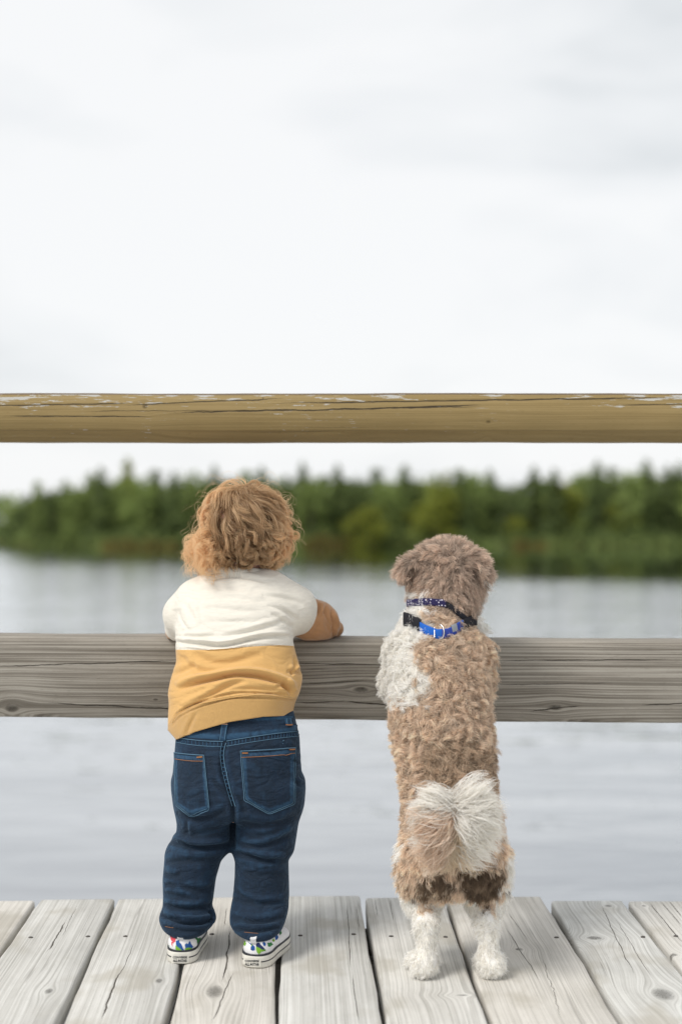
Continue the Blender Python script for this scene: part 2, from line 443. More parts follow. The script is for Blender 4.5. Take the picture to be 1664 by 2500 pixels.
def wood(name, dark, mid, light, knots=(), cracks=(), grain=1.0, crack_col=(.02, .018, .016), chips=None, rnd=0.0, blot=.25, rough=.85, split_amt=.5, fall=None, contrast=1.0, stain=None, wobble=.007):
    """weathered timber. Local x runs along the grain, v = y (+z on upright faces) across it"""
    m = M(name); sep = m.n('SeparateXYZ', {'Vector': m.coord()}); u = m.math('ADD', sep.outputs[0], rnd*3.7)
    v = m.math('ADD', sep.outputs[1], sep.outputs[2]); v0 = v
    u0 = sep.outputs[0]
    s = v; core = None; ring = None
    for (ku, kv, kr, st) in knots:
        du = m.math('DIVIDE', m.math('SUBTRACT', u0, ku), kr*st); dv = m.math('DIVIDE', m.math('SUBTRACT', v0, kv), kr)
        r2 = m.math('ADD', m.math('MULTIPLY', du, du), m.math('MULTIPLY', dv, dv))
        g = m.math('DIVIDE', 1.0, m.math('ADD', m.math('MULTIPLY', r2, .35), 1.0))
        s = m.math('SUBTRACT', s, m.math('MULTIPLY', m.math('MULTIPLY', g, kr*1.2), dv))
        k = m.math('SUBTRACT', 1.0, m.step(m.math('ADD', r2, m.math('MULTIPLY', m.noise(m.vec(u0, v0, 0), 160, 3), .5)), .25, 1.15))
        core = k if core is None else m.math('MAXIMUM', core, k)
    wob = m.math('MULTIPLY', m.math('SUBTRACT', m.noise(m.vec(m.math('MULTIPLY', u, 1.6), m.math('MULTIPLY', v, 5), rnd), 1.0, 2), .5), wobble)
    s = m.math('ADD', s, wob)
    fine = m.noise(m.vec(m.math('MULTIPLY', u, 3.5), m.math('MULTIPLY', s, 480*grain), rnd), 1.0, 2)
    med = m.noise(m.vec(m.math('MULTIPLY', u, 1.5), m.math('MULTIPLY', s, 190*grain), rnd+3), 1.0, 3, .6)
    bl = m.noise(m.vec(m.math('MULTIPLY', u, 5), m.math('MULTIPLY', v, 14), rnd+9), 1.0, 4, .6)
    speck = m.noise(m.vec(m.math('MULTIPLY', u, 60), m.math('MULTIPLY', v, 260), rnd), 1.0, 3, .7)
    g = m.math('ADD', m.math('MULTIPLY', fine, .45), m.math('MULTIPLY', med, .55))
    g = m.math('ADD', m.math('MULTIPLY', m.math('SUBTRACT', g, .5), contrast), .5)
    col = m.ramp(g, [(.30, dark), (.5, mid), (.68, light)])
    col = m.mix(blot, col, m.ramp(bl, [(.32, dark), (.5, mid), (.66, light)]))
    col = m.mix(m.math('MULTIPLY', m.step(speck, .58, .75), .35), col, dark)
    if stain is not None: col = m.mix(m.math('MULTIPLY', m.step(m.noise(m.vec(m.math('MULTIPLY', u, 7), m.math('MULTIPLY', v, 9), rnd+31), 1.0, 3), .52, .68), .55), col, stain)
    # natural drying splits: contour lines of long stretched noise
    c1 = m.noise(m.vec(m.math('MULTIPLY', u, .9), m.math('MULTIPLY', s, 60*grain), rnd+17), 1.0, 1)
    ln = m.math('SUBTRACT', 1.0, m.step(m.math('ABSOLUTE', m.math('SUBTRACT', c1, .5)), .003, .02))
    msk = m.step(m.noise(m.vec(m.math('MULTIPLY', u, 3), m.math('MULTIPLY', v, 12), rnd+23), 1.0, 2), .56, .66)
    ck = m.math('MULTIPLY', m.math('MULTIPLY', ln, msk), split_amt)
    for (u1, v1, u2, v2, w, amp) in cracks:
        mu = (v2-v1)/(u2-u1)
        wv = m.math('MULTIPLY', m.math('SUBTRACT', m.noise(m.vec(m.math('MULTIPLY', u0, 16), v1*37, 1), 1.0, 4, .6), .5), amp)
        d = m.math('ABSOLUTE', m.math('SUBTRACT', m.math('ADD', m.math('MULTIPLY_ADD', m.math('SUBTRACT', u0, u1), mu, v1), wv), v0))
        lo, hi = min(u1, u2), max(u1, u2); e = (hi-lo)*.2
        win = m.math('MULTIPLY', m.step(u0, lo, lo+e), m.math('SUBTRACT', 1.0, m.step(u0, hi-e, hi)))
        ww = m.math('MULTIPLY', m.math('MULTIPLY', win, m.math('MULTIPLY_ADD', m.noise(m.vec(m.math('MULTIPLY', u0, 30), v1*11, 2), 1.0, 2), 1.4, .2)), w)
        k = m.math('SUBTRACT', 1.0, m.step(m.math('DIVIDE', d, m.math('ADD', ww, 1e-5)), .6, 1.1))
        ck = m.math('MAXIMUM', ck, k)
    if core is not None:
        col = m.mix(m.math('MULTIPLY', core, .7), col, tuple(c*.38 for c in dark))
        rg = m.noise(m.vec(u0, v0, 0), 240, 3, .7)
        ck = m.math('MAXIMUM', ck, m.math('MULTIPLY', core, m.step(rg, .55, .64)))
    h = m.math('SUBTRACT', m.math('MULTIPLY', g, .6), m.math('MULTIPLY', ck, 1.0))
    if chips is not None:
        ccol, ztop, zr = chips
        n1 = m.noise(m.vec(m.math('MULTIPLY', u, 15), m.math('MULTIPLY', v, 150), 5), 1.0, 5, .68)
        gate = m.noise(m.vec(m.math('MULTIPLY', u, 2.4), m.math('MULTIPLY', v, 5), 8), 1.0, 2)
        dz = m.math('DIVIDE', m.math('SUBTRACT', ztop, v0), zr)
        th = m.math('ADD', m.math('MULTIPLY_ADD', dz, .26, .505), m.math('MULTIPLY', m.math('SUBTRACT', .5, gate), .42))
        ch = m.step(m.math('SUBTRACT', n1, th), 0.0, .018)
        n2 = m.noise(m.vec(m.math('MULTIPLY', u, 34), m.math('MULTIPLY', v, 620), 15), 1.0, 2, .6)
        ch = m.math('MAXIMUM', ch, m.math('MULTIPLY', m.step(n2, .66, .70), m.math('MULTIPLY', m.step(m.noise(m.vec(m.math('MULTIPLY', u, 4), v, 4), 1.0, 2), .5, .6), .7)))
        ch = m.math('MULTIPLY', ch, m.math('SUBTRACT', 1.0, m.step(sep.outputs[1], .0, .03)))
        col = m.mix(ch, col, ccol)
    col = m.mix(ck, col, crack_col)
    nm = m.bump(h, .55, .0012)
    return m.done(m.bsdf(col, rough, nm, .25))

# ================================================================== SETTING
WATER_Z = -2.69
def disc(name, z, r, mat, kind):
    n = 96; V = [(0, 0, z)] + [(r*math.cos(i*2*math.pi/n), r*math.sin(i*2*math.pi/n), z) for i in range(n)]
    Q = [[0, 1+i, 1+(i+1) % n] for i in range(n)]
    return tag(obj(name, np.array(V), np.array(Q), mat, smooth=False), kind=kind)
m = M('lake_water'); c = m.n('NewGeometry').outputs['Position']; sp = m.n('SeparateXYZ', {'Vector': c})
X, Y = sp.outputs[0], sp.outputs[1]
wv = m.noise(m.vec(m.math('MULTIPLY', X, .55), m.math('MULTIPLY', Y, 1.5), 0), 1.0, 3, .55, .4)
wv2 = m.noise(m.vec(m.math('MULTIPLY', X, .16), m.math('MULTIPLY', Y, .45), 4), 1.0, 2, .5, .6)
wv3 = m.noise(m.vec(m.math('MULTIPLY', X, 2.2), m.math('MULTIPLY', Y, 6), 7), 1.0, 2)
patch_ = m.noise(m.vec(m.math('MULTIPLY', X, .035), m.math('MULTIPLY', Y, .07), 2), 1.0, 2)
Yp = m.math('ADD', m.math('MULTIPLY_ADD', X, .7, Y), m.math('MULTIPLY', m.math('SUBTRACT', patch_, .5), 34))
calm = m.math('MULTIPLY', m.step(Yp, 86, 56), m.step(Y, 14, 42))       # a breeze ruffles the middle of the lake, the shores lie sheltered
h = m.math('ADD', m.math('MULTIPLY', wv, .55), m.math('ADD', m.math('MULTIPLY', wv2, 1.2), m.math('MULTIPLY', wv3, .10)))
amp = m.math('ADD', m.math('MULTIPLY_ADD', calm, .11, .004), m.math('MULTIPLY', m.step(Y, 40, 16), .055))
nm = m.n('Bump', {'Height': m.math('MULTIPLY', h, amp), 'Strength': 1.0, 'Distance': 1.0}).outputs[0]
dif = m.n('BsdfDiffuse', {'Color': (.15, .163, .182)}).outputs[0]
gl = m.n('BsdfGlossy', {'Color': (.97, .985, 1.0), 'Roughness': m.math('MULTIPLY_ADD', calm, .10, .05), 'Normal': nm}).outputs[0]
fr = m.math('MULTIPLY', m.n('Fresnel', {'IOR': 2.3, 'Normal': nm}).outputs[0], 1.50, clamp=True)
mx = m.n('MixShader', {0: fr, 1: dif, 2: gl}).outputs[0]
disc('lake_water', WATER_Z, 3500, m.done(mx), 'structure')

# far shore: a low bank that rises away from the lake
m = M('shore_ground'); c = m.coord()
n1 = m.noise(c, .35, 4, .6)
shore_mat = m.done(m.bsdf(m.ramp(n1, [(.3, (.035, .045, .015)), (.5, (.07, .075, .025)), (.68, (.17, .14, .055))]), .95, None, .1))
def shore_edge(x): return 100.5 + 1.2*math.sin(x*.21+1) + .8*math.sin(x*.53) + (8*max(0, (-22.5-x))/6 if x < -22.5 else 0)
def land_z(x, y):
    d = y - shore_edge(x); return WATER_Z + (-.4 + .35*min(max(d+1.2, 0), 3)/1.0*.55 + max(0, min(d, 12)-1)*.03 - (1.2 if d > 50 else 0))*1.0
V = []; xs = np.linspace(-400, 400, 321); ys = [-1.5, 0, .6, 1.5, 3, 6, 12, 25, 45, 60]
for x in xs:
    for d in ys: V.append((x, shore_edge(x)+d, land_z(x, shore_edge(x)+d) + .08*math.sin(x*1.7+d)))
Q = [[i*len(ys)+j, i*len(ys)+j+1, (i+1)*len(ys)+j+1, (i+1)*len(ys)+j] for i in range(len(xs)-1) for j in range(len(ys)-1)]
Q = [q[::-1] for q in Q]
tag(obj('far_shore_ground', np.array(V), np.array(Q), shore_mat), kind='structure')

# ---- the boardwalk
deck = bpy.data.objects.new('boardwalk', None); link(deck); tag(deck, kind='structure')
deck['label'] = 'weathered pale grey boardwalk of lengthwise planks ending above the lake'
BND = [(-104, -300)]
G2200 = [87, 284, 475, 681, 889, 1085, 1336, 1529, 1722]
G2500 = [-114, 141, 411, 675, 938, 1198, 1516, 1760, 2010]
ga = [on_ground(a, 2200)[0] for a in G2200]; gb = [on_ground(a, 2500)[0] for a in G2500]
ya, yb = on_ground(832, 2200)[1], on_ground(832, 2500)[1]
lines = [(a, b) for a, b in zip(ga, gb)]
for _ in range(5): lines.insert(0, (lines[0][0]-.153, lines[0][1]-.152))
for _ in range(5): lines.append((lines[-1][0]+.153, lines[-1][1]+.152))
END_PY = {5: 2199, 6: 2194, 7: 2193, 8: 2190, 9: 2187, 10: 2191, 11: 2188, 12: 2198, 13: 2200}
plank_tf = {}
def plank_frame(i):
    (a0, b0), (a1, b1) = lines[i-1], lines[i]
    Ye = on_ground(832, END_PY.get(i, 2195))[1]
    g = .0085 + .002*math.sin(i*2.3)
    f = lambda y: ((a0+a1)/2 + ((b0+b1)/2-(a0+a1)/2)*(ya-y)/(ya-yb))
    w = ((a1-a0)+(b1-b0))/2 - g
    ang = math.atan2(f(0)-f(2.7), 2.7)      # lean of the plank to the left as it runs out
    return np.array([f(Ye), Ye, 0.0]), ang, w
def plank_uv(i, px, py):
    o, ang, w = plank_frame(i); p = on_ground(px, py) - o
    t = np.array([-math.sin(ang), math.cos(ang)]); n = np.array([-t[1], t[0]])
    return float(p[:2] @ t), float(p[:2] @ n)
KN = {8: [((525, 2420), .016, 2.2)], 12: [((1617, 2428), .021, 1.5), ((1450, 2290), .017, .8), ((1485, 2211), .009, 1.0)],
      10: [((1128, 2429), .012, .35)], 13: [((1570, 2212), .006, 1.), ((1640, 2330), .012, .8)], 11: [((1265, 2318), .008, 1.2)], 6: [((120, 2420), .008, 2)], 7: [((388, 2395), .007, 2.)]}
CR = {8: [((565, 2266), (545, 2400), .0016, .012), ((572, 2372), (517, 2500), .0012, .01), ((553, 2215), (548, 2262), .0008, .012)],
      7: [((292, 2372), (249, 2489), .002, .012), ((330, 2300), (262, 2440), .0006, .01)],
      6: [((163, 2248), (114, 2326), .0016, .014), ((190, 2210), (150, 2290), .0006, .008)],
      9: [((847, 2205), (856, 2367), .0009, .005), ((869, 2210), (878, 2270), .0006, .005), ((858, 2380), (876, 2500), .0007, .006)],
      10: [((915, 2195), (920, 2240), .0006, .004), ((951, 2195), (958, 2250), .0007, .004)],
      11: [((1230, 2261), (1320, 2400), .0008, .006), ((1237, 2224), (1290, 2300), .0006, .006), ((1320, 2330), (1372, 2490), .0006, .02)],
      12: [((1463, 2202), (1548, 2385), .0009, .01), ((1500, 2240), (1590, 2390), .0006, .008)],
      13: [((1580, 2200), (1663, 2300), .0012, .004), ((1610, 2200), (1664, 2262), .001, .004), ((1632, 2200), (1664, 2240), .001, .004)]}
D_, M_, L_ = (.32, .31, .285), (.545, .535, .505), (.68, .67, .64)
def nail_mesh():
    V, Q = [], []; n = 10
    for (r, z) in ((.0042, -.001), (.0042, .0006), (.0034, .0012)):
        V += [(r*math.cos(k*2*math.pi/n), r*math.sin(k*2*math.pi/n), z) for k in range(n)]
    for j in range(2): Q += [[j*n+k, j*n+(k+1) % n, (j+1)*n+(k+1) % n, (j+1)*n+k] for k in range(n)]
    Q.append([2*n+k for k in range(n)]); return raw_mesh('nail', np.array(V), Q, False)
nail_me = nail_mesh(); nail_me.materials.append(plain('rusted_nail', (.11, .10, .09), .6, .4, 0.3, .4, 500))
NAILS = [(76, 2289), (215, 2287), (306, 2287), (441, 2285), (517, 2281), (733, 2284), (863, 2281), (954, 2286), (1087, 2288), (1357, 2289), (1568, 2288), (1648, 2286)]
used = []
for i in range(1, len(lines)):
    o, ang, w = plank_frame(i)
    kn = [(*plank_uv(i, *p), r, st) for (p, r, st) in KN.get(i, [])]
    cr = [(*plank_uv(i, *b), *plank_uv(i, *a), wd, am) for (a, b, wd, am) in CR.get(i, [])]
    tone = 1 + .05*math.sin(i*2.7) + (.03 if i in (9, 11) else 0); warm = .02*math.sin(i*4.1)
    cc = [tuple(min(.75, v*tone*(1+warm*(1-k))) for k, v in enumerate(c_)) for c_ in (D_, M_, L_)]
    mat = wood('weathered_plank_wood', *cc, knots=kn, cracks=cr, rnd=i*1.37, grain=1.35, blot=.33, split_amt=.4, crack_col=(.09, .082, .07), contrast=1.4, stain=(.37, .345, .29))
    V, Q = beam((-3.9, 0, -.019), (0, 0, -.019), w, .038, .005, 60, .0011, i)
    me = raw_mesh('plank', V, Q, False); me.materials.append(mat)
    pl = bpy.data.objects.new('plank', me); link(pl, deck); pl.location = o; pl.rotation_euler = (0, 0, math.pi/2+ang)
    plank_tf[i] = (o, ang, w)
    pts = [p for p in NAILS if abs(on_ground(*p)[0] - (o[0] - (on_ground(*p)[1]-o[1])*math.tan(ang))) < w/2] or [None, None]
    for k, p in enumerate(pts):
        if p is None: u_, v_ = -.22, (w*.32 if k else -w*.32)
        else: u_, v_ = plank_uv(i, *p)
        nl = bpy.data.objects.new('nail', nail_me); link(nl, pl); nl.location = (u_, v_, .0002); nl.rotation_euler = (R(RS.uniform(-8, 8)), R(RS.uniform(-8, 8)), 0)
dark_wood = wood('dark_joist_wood', (.05, .045, .04), (.09, .08, .07), (.13, .12, .10), rnd=4)
for yj in (2.66, 2.50, 1.6, .7, -.3):
    V, Q = beam((-2.0, yj, -.041-.09), (2.0, yj, -.041-.09), .045, .18, .003, 3); obj('joist', V, Q, dark_wood, deck, False)
for x_ in (-.98, 1.02):
    V, Q = beam((x_, 2.3, -.325), (x_, -1.0, -.325), .07, .2, .004, 3); obj('joist', V, Q, dark_wood, deck, False)
    for yj in (2.25, .3):
        V, Q = beam((x_+.12, yj, -3.6), (x_+.12, yj, -.23), .16, .16, .01, 3); obj('piling', V, Q, dark_wood, deck, False)

# ---- the railing
rail = thing('wooden_railing', 'two-rail timber railing running across the lake edge of the boardwalk, upper rail painted olive brown', 'railing', (0, 2.665, 0))
def prism(x0, x1, sec, y0, zfun, n=60, wob=.0008, seed=0):
    V = []; K = len(sec); xs = np.linspace(x0, x1, n)
    for i, x in enumerate(xs):
        for k, (y, z) in enumerate(sec):
            w = wob*(math.sin(x*7+seed)+.6*math.sin(x*19+k)+.4*math.sin(x*47+k*2))
            V.append((x, y0+y, z+zfun(x)+w))
    Q = [[i*K+k, i*K+(k+1) % K, (i+1)*K+(k+1) % K, (i+1)*K+k] for i in range(n-1) for k in range(K)]
    Q.append(list(range(K))[::-1]); Q.append([(n-1)*K+k for k in range(K)])
    return np.array(V), Q
zt = at(832, 960, 2.62)[2]; zb = at(832, 1051, 2.62)[2]
sec = [(-.041, zt-.0), (-.045, zt-.003), (-.045, zb+.002), (-.043, zb+.0002), (-.039, zb-.0002), (-.037, zb-.0012), (-.013, zb-.0190), (-.008, zb-.0198), (.040, zb-.0198), (.045, zb-.009), (.045, zt-.004), (.041, zt)]
V, Q = prism(-1.9, 1.9, sec[::-1], 2.665, lambda x: 0, 120, .0005)
kx, kz = at(354, 991, 2.62)[0], at(354, 991, 2.62)[2]
def rc(px, py): p = at(px, py, 2.62); return float(p[0]), float(p[2]-.045)
def rcr(a, b, w, amp): return (*rc(*a), *rc(*b), w, amp)
top_mat = wood('olive_stained_wood', (.17, .118, .045), (.27, .195, .082), (.34, .255, .12),
   knots=[(*rc(354, 991), .0062, 1.1), (*rc(1191, 1029), .0035, 1.6), (*rc(642, 972), .0022, 1.0)],
   cracks=[rcr((-60, 992), (330, 984), .0012, .006), rcr((300, 990), (700, 972), .0012, .006), rcr((0, 1015), (380, 1018), .0011, .004), rcr((380, 1008), (1190, 992), .0016, .008),
           rcr((640, 985), (1700, 970), .0014, .006), rcr((832, 1000), (1180, 988), .0013, .004), rcr((1500, 990), (1700, 985), .0009, .004), rcr((200, 1004), (560, 1002), .0006, .006)],
   chips=((.44, .43, .40), zt-.045, .065), rnd=2.2, crack_col=(.045, .032, .018), split_amt=.35, blot=.12, contrast=.75, rough=.6)
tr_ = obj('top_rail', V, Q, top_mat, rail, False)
# the stain never reached the sawn underside
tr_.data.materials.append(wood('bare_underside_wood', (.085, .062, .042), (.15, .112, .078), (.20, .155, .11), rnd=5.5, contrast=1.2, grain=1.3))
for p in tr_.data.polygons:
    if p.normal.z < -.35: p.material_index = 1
zl = at(0, 1562, 2.62)[2]; zr = at(1664, 1578, 2.62)[2]; xl, xr = at(0, 1562, 2.62)[0], at(1664, 1578, 2.62)[0]
RAIL_SL = (zr-zl)/(xr-xl)
def rail_top(x): return zl + (x-xl)*RAIL_SL
hh = .1425
sec = [(-.036, .0055), (-.0415, .0030), (-.0445, -.0008), (-.045, -.004), (-.045, -hh+.006), (-.040, -hh), (.040, -hh), (.045, -hh+.006), (.045, -.004), (.040, .004), (.034, .006), (0, .0072), (-.025, .0068)]
V, Q = prism(-1.9, 1.9, sec[::-1], 2.665, rail_top, 120, .0007, 3)
low_mat = wood('weathered_rail_wood', (.125, .11, .09), (.255, .232, .198), (.40, .375, .33),
   knots=[(*rc(1355, 1727), .006, 2.5), (*rc(380, 1708), .003, 2), (*rc(30, 1728), .010, 1.6), (*rc(880, 1684), .007, 2.6)],
   cracks=[rcr((-50, 1628), (460, 1612), .0012, .008), rcr((100, 1715), (500, 1735), .0012, .008), rcr((700, 1620), (940, 1622), .0009, .004), rcr((735, 1669), (900, 1662), .0008, .005),
           rcr((840, 1712), (1000, 1726), .0016, .006), rcr((1190, 1614), (1640, 1610), .001, .006), rcr((1195, 1672), (1500, 1668), .0007, .005), rcr((1560, 1722), (1700, 1715), .0012, .006),
           rcr((1290, 1736), (1420, 1722), .0012, .01), rcr((720, 1716), (850, 1712), .0009, .01)],
   rnd=7.7, grain=1.5, crack_col=(.035, .03, .025), blot=.25, split_amt=.4, contrast=2.3, wobble=.004)
obj('bottom_rail', V, Q, low_mat, rail, False)
for x_ in (-1.08, 1.12):
    V, Q = beam((x_, 2.757, -.35), (x_, 2.757, zt-.002), .09, .09, .006, 6, .0005); obj('post', V, Q, low_mat, rail, False)
    # coach bolts
    for z_ in (zt-.05, float(rail_top(x_))-.07):
        n = 8; V = [(x_+.011*math.cos(k*math.pi/4), 2.6185-(.004 if r else 0), z_+.011*math.sin(k*math.pi/4)) for r in (0, 1) for k in range(n)]
        obj('bolt', np.array(V), [[k, (k+1) % n, n+(k+1) % n, n+k] for k in range(n)]+[[n+k for k in range(n)]], nail_me.materials[0], rail, False)

# ---- the far wood
def leaf_mat(name, lo, mid, hi):
    m = M(name); inf = m.n('ObjectInfo').outputs['Random']
    g = m.n('NewGeometry').outputs['Random Per Island']
    f = m.noise(m.coord(), .9, 3)
    k = m.math('ADD', m.math('MULTIPLY', g, .5), m.math('MULTIPLY', f, .6))
    col = m.ramp(k, [(.25, lo), (.55, mid), (.85, hi)])
    col = m.mix(.25, col, m.ramp(inf, [(.0, tuple(v*.6 for v in mid)), (1., tuple(min(1, v*1.35) for v in mid))]))
    d = m.n('BsdfDiffuse', {'Color': col}).outputs[0]; t = m.n('BsdfTranslucent', {'Color': col}).outputs[0]
    return m.done(m.n('MixShader', {0: .3, 1: d, 2: t}).outputs[0])
MAT_DARK = leaf_mat('spruce_needles', (.04, .052, .028), (.135, .185, .07), (.30, .36, .13))
MAT_MID = leaf_mat('green_foliage', (.06, .08, .03), (.24, .31, .10), (.38, .46, .16))
MAT_YEL = leaf_mat('yellow_green_foliage', (.08, .10, .022), (.26, .29, .055), (.42, .44, .10))
MAT_OCH = leaf_mat('autumn_grass', (.09, .085, .03), (.19, .16, .055), (.30, .25, .09))
bark = plain('tree_bark', (.09, .075, .06), .9, .1)
def leaves(C, size, rs, flat=.5):
    n = len(C); a = rs.normal(size=(n, 3)); a[:, 2] *= flat; a /= np.linalg.norm(a, axis=1)[:, None]
    b = np.cross(a, rs.normal(size=(n, 3))); b /= np.linalg.norm(b, axis=1)[:, None]
    s = size*(.6+.8*rs.rand(n))[:, None]
    V = np.stack([C-a*s, C+b*s*.45, C+a*s, C-b*s*.45], 1).reshape(-1, 3)
    return V, np.arange(4*n).reshape(-1, 4)
def tree_meshes(kind, seed):
    rs = np.random.RandomState(seed); H = 5.5; C = []
    if kind == 'spruce':
        z = .5
        while z < H-.1:
            r = (1-(z/H)**1.15)*(.95+.25*rs.rand())+.04; nb = 5+int(rs.rand()*3)
            for b in range(nb):
                a = rs.rand()*6.28; L = r*(.65+.5*rs.rand()); n = int(5+L*26)
                t = rs.rand(n)**.7; sp_ = .13+.10*t
                C.append(np.stack([np.cos(a)*L*t+rs.normal(size=n)*sp_*.8, np.sin(a)*L*t+rs.normal(size=n)*sp_*.8, z+.10*L*t-.25*L*t*t+rs.normal(size=n)*.06], 1))
            z += .24+.1*rs.rand()
        C.append(np.stack([rs.normal(size=20)*.04, rs.normal(size=20)*.04, H-.35+.4*rs.rand(20)], 1)); size = .15
    else:
        for b in range(34):
            a = rs.rand()*6.28; zc = .8+rs.rand()*(H-1.5); rr = (1.25*math.sin(min(1, (zc+.3)/H)*math.pi*.93)**.7)*(.35+.6*rs.rand())
            n = 46; C.append(np.array([math.cos(a)*rr, math.sin(a)*rr, zc])+rs.normal(size=(n, 3))*np.array([.34, .34, .26]))
        size = .15
    C = np.concatenate(C); V, Q = leaves(C, size, rs)
    parts = []
    zz = np.linspace(-.3, H*.95, 9); parts.append(tube(np.stack([.06*np.sin(zz*1.3+seed), .05*np.cos(zz+seed), zz], 1), .11*(1-zz/H)+.012, 7))
    for b in range(16):
        a = rs.rand()*6.28; z = .6+rs.rand()*H*.7; L = .8*(1-z/H)+.1
        parts.append(tube([(0, 0, z), (math.cos(a)*L*.5, math.sin(a)*L*.5, z+.12), (math.cos(a)*L, math.sin(a)*L, z+.1)], [.03, .02, .006], 4))
    TV, TQ = merge(parts)
    return raw_mesh('crown', V, Q, False), raw_mesh('trunk', TV, TQ)
VAR = {('spruce', k): tree_meshes('spruce', k) for k in (1, 2, 3)}
VAR.update({('bushy', k): tree_meshes('bushy', k+10) for k in (1, 2, 3)})
CROWN = {}
for (kd, k), (cm, tm) in VAR.items():
    tm.materials.append(bark)
    for nm_, mt in (('dark', MAT_DARK), ('mid', MAT_MID), ('yellow', MAT_YEL)):
        c2 = cm.copy(); c2.materials.append(mt); CROWN[(kd, k, nm_)] = (c2, tm)
TREES = [(14, 1262, 's', 'm'), (38, 1238, 'b', 'd'), (64, 1206, 's', 'd'), (92, 1178, 's', 'm'), (132, 1192, 'b', 'd'), (160, 1176, 's', 'd'), (190, 1170, 'b', 'm'), (222, 1158, 's', 'm'), (246, 1146, 's', 'd'),
 (276, 1158, 'b', 'm'), (312, 1124, 's', 'y'), (345, 1160, 'b', 'm'), (378, 1152, 's', 'd'), (424, 1157, 's', 'd'), (468, 1147, 'b', 'm'), (498, 1172, 's', 'd'), (523, 1142, 's', 'd'), (556, 1160, 'b', 'd'), (600, 1153, 's', 'm'),
 (638, 1146, 's', 'd'), (660, 1160, 'b', 'm'), (698, 1164, 's', 'd'), (738, 1134, 's', 'd'), (762, 1158, 'b', 'm'), (790, 1164, 's', 'd'), (824, 1140, 's', 'd'), (866, 1160, 'b', 'd'), (918, 1148, 's', 'd'), (948, 1168, 'b', 'm'), (986, 1140, 's', 'd'), (1020, 1152, 'b', 'm'),
 (1062, 1160, 's', 'm'), (1088, 1154, 's', 'y'), (1120, 1149, 's', 'd'), (1160, 1152, 'b', 'm'), (1196, 1152, 's', 'd'), (1243, 1172, 'b', 'd'), (1302, 1144, 's', 'd'), (1352, 1150, 's', 'd'), (1384, 1160, 'b', 'y'),
 (1426, 1150, 'b', 'm'), (1456, 1132, 's', 'd'), (1492, 1145, 's', 'd'), (1527, 1148, 'b', 'm'), (1576, 1126, 's', 'd'), (1592, 1138, 'b', 'm'), (1628, 1142, 's', 'd'), (1656, 1136, 's', 'd'), (1690, 1140, 'b', 'm'), (-30, 1272, 's', 'd'), (1730, 1140, 's', 'd'), (-80, 1270, 'b', 'm')]
ORD = 'first second third fourth fifth sixth seventh eighth ninth tenth eleventh twelfth thirteenth fourteenth fifteenth sixteenth seventeenth eighteenth nineteenth twentieth'.split()
def ordinal(n):
    if n <= 20: return ORD[n-1]
    t = {2: 'twenty', 3: 'thirty', 4: 'forty', 5: 'fifty'}[n//10]
    return t + '-' + ORD[n % 10-1] if n % 10 else {3: 'thirtieth', 4: 'fortieth', 5: 'fiftieth'}[n//10]
TREES.sort()
rs = np.random.RandomState(5)
order = list(range(len(TREES)))
LM = [(100, 'where the far wood runs out into the lake'), (290, 'in the far wood left of its tall yellow-green tree'), (340, 'at the tallest gap of the far wood'), (470, 'in the far wood up-left of the curly head'), (720, 'in the far wood behind the curly head'), (960, 'in the far wood between child and dog'), (1230, 'in the far wood above the dog'), (2000, 'in the far wood past the dog')]
for i, (px, py, kd, cl) in enumerate(TREES):
    kind = 'spruce' if kd == 's' else 'bushy'; colr = {'d': 'dark', 'm': 'mid', 'y': 'yellow'}[cl]
    v = 1 + i % 3; Yt = shore_edge((px-832)/FPX*104) + 2.2 + 3.5*((i*7) % 5)/5
    if px < 60: Yt += 3
    p = at(px, py, Yt); gz = land_z(p[0], Yt)-.05
    lab = {'d': 'dark green', 'm': 'mid green', 'y': 'yellow-green'}[cl] + (' pointed spruce ' if kind == 'spruce' else ' bushy tree ')
    where = ordinal(i+1) + ' along from the lake end of the far wood'
    t = thing('spruce_tree' if kind == 'spruce' else 'bushy_tree', lab + where, 'tree', (p[0], Yt, gz), 'trees of the far wood')
    s = (p[2]-gz)/5.5*1.02; wf = 1.15 if kind == 'spruce' else 1.2
    t.scale = (s*wf*(.85+.3*rs.rand()), s*wf*(.85+.3*rs.rand()), s); t.rotation_euler = (0, 0, rs.rand()*6)
    cm, tm = CROWN[(kind, v, colr)]
    link(bpy.data.objects.new('crown', cm), t); link(bpy.data.objects.new('trunk', tm), t)
# the wood's depth behind the front trees, read as one mass
tx = np.array([a[0] for a in TREES]); ty = np.array([a[1] for a in TREES])
n = 26000; px = rs.uniform(-260, 1930, n); Yf = rs.uniform(107, 126, n); x = (px-832)/FPX*Yf
topz = np.array([at(832, y, 108)[2] for y in np.interp(px, tx, ty+26)]); zf = WATER_Z + .3 + (topz-WATER_Z-.3)*rs.rand(n)**.8
xe = rs.uniform(31, 150, 22000); Ye = rs.uniform(104, 126, 22000); ze = WATER_Z + .2 + (4.9+.7*np.sin(xe*1.1)+.5*np.sin(xe*2.7+1))*rs.rand(22000)**.8
k = x > np.interp(Yf, [107, 126], [-25.5, -31]); V, Q = leaves(np.concatenate([np.stack([x, Yf, zf], 1)[k], np.stack([xe, Ye, ze], 1)]), .33, rs)
V2, Q2 = leaves(np.stack([rs.uniform(-31, 31, 9000), rs.uniform(100, 106, 9000), np.zeros(9000)], 1), .2, rs)
tag(obj('far_woods', V, Q, MAT_DARK, smooth=False), 'dark massed foliage filling the wood behind its front row of trees', 'woods', kind='stuff')
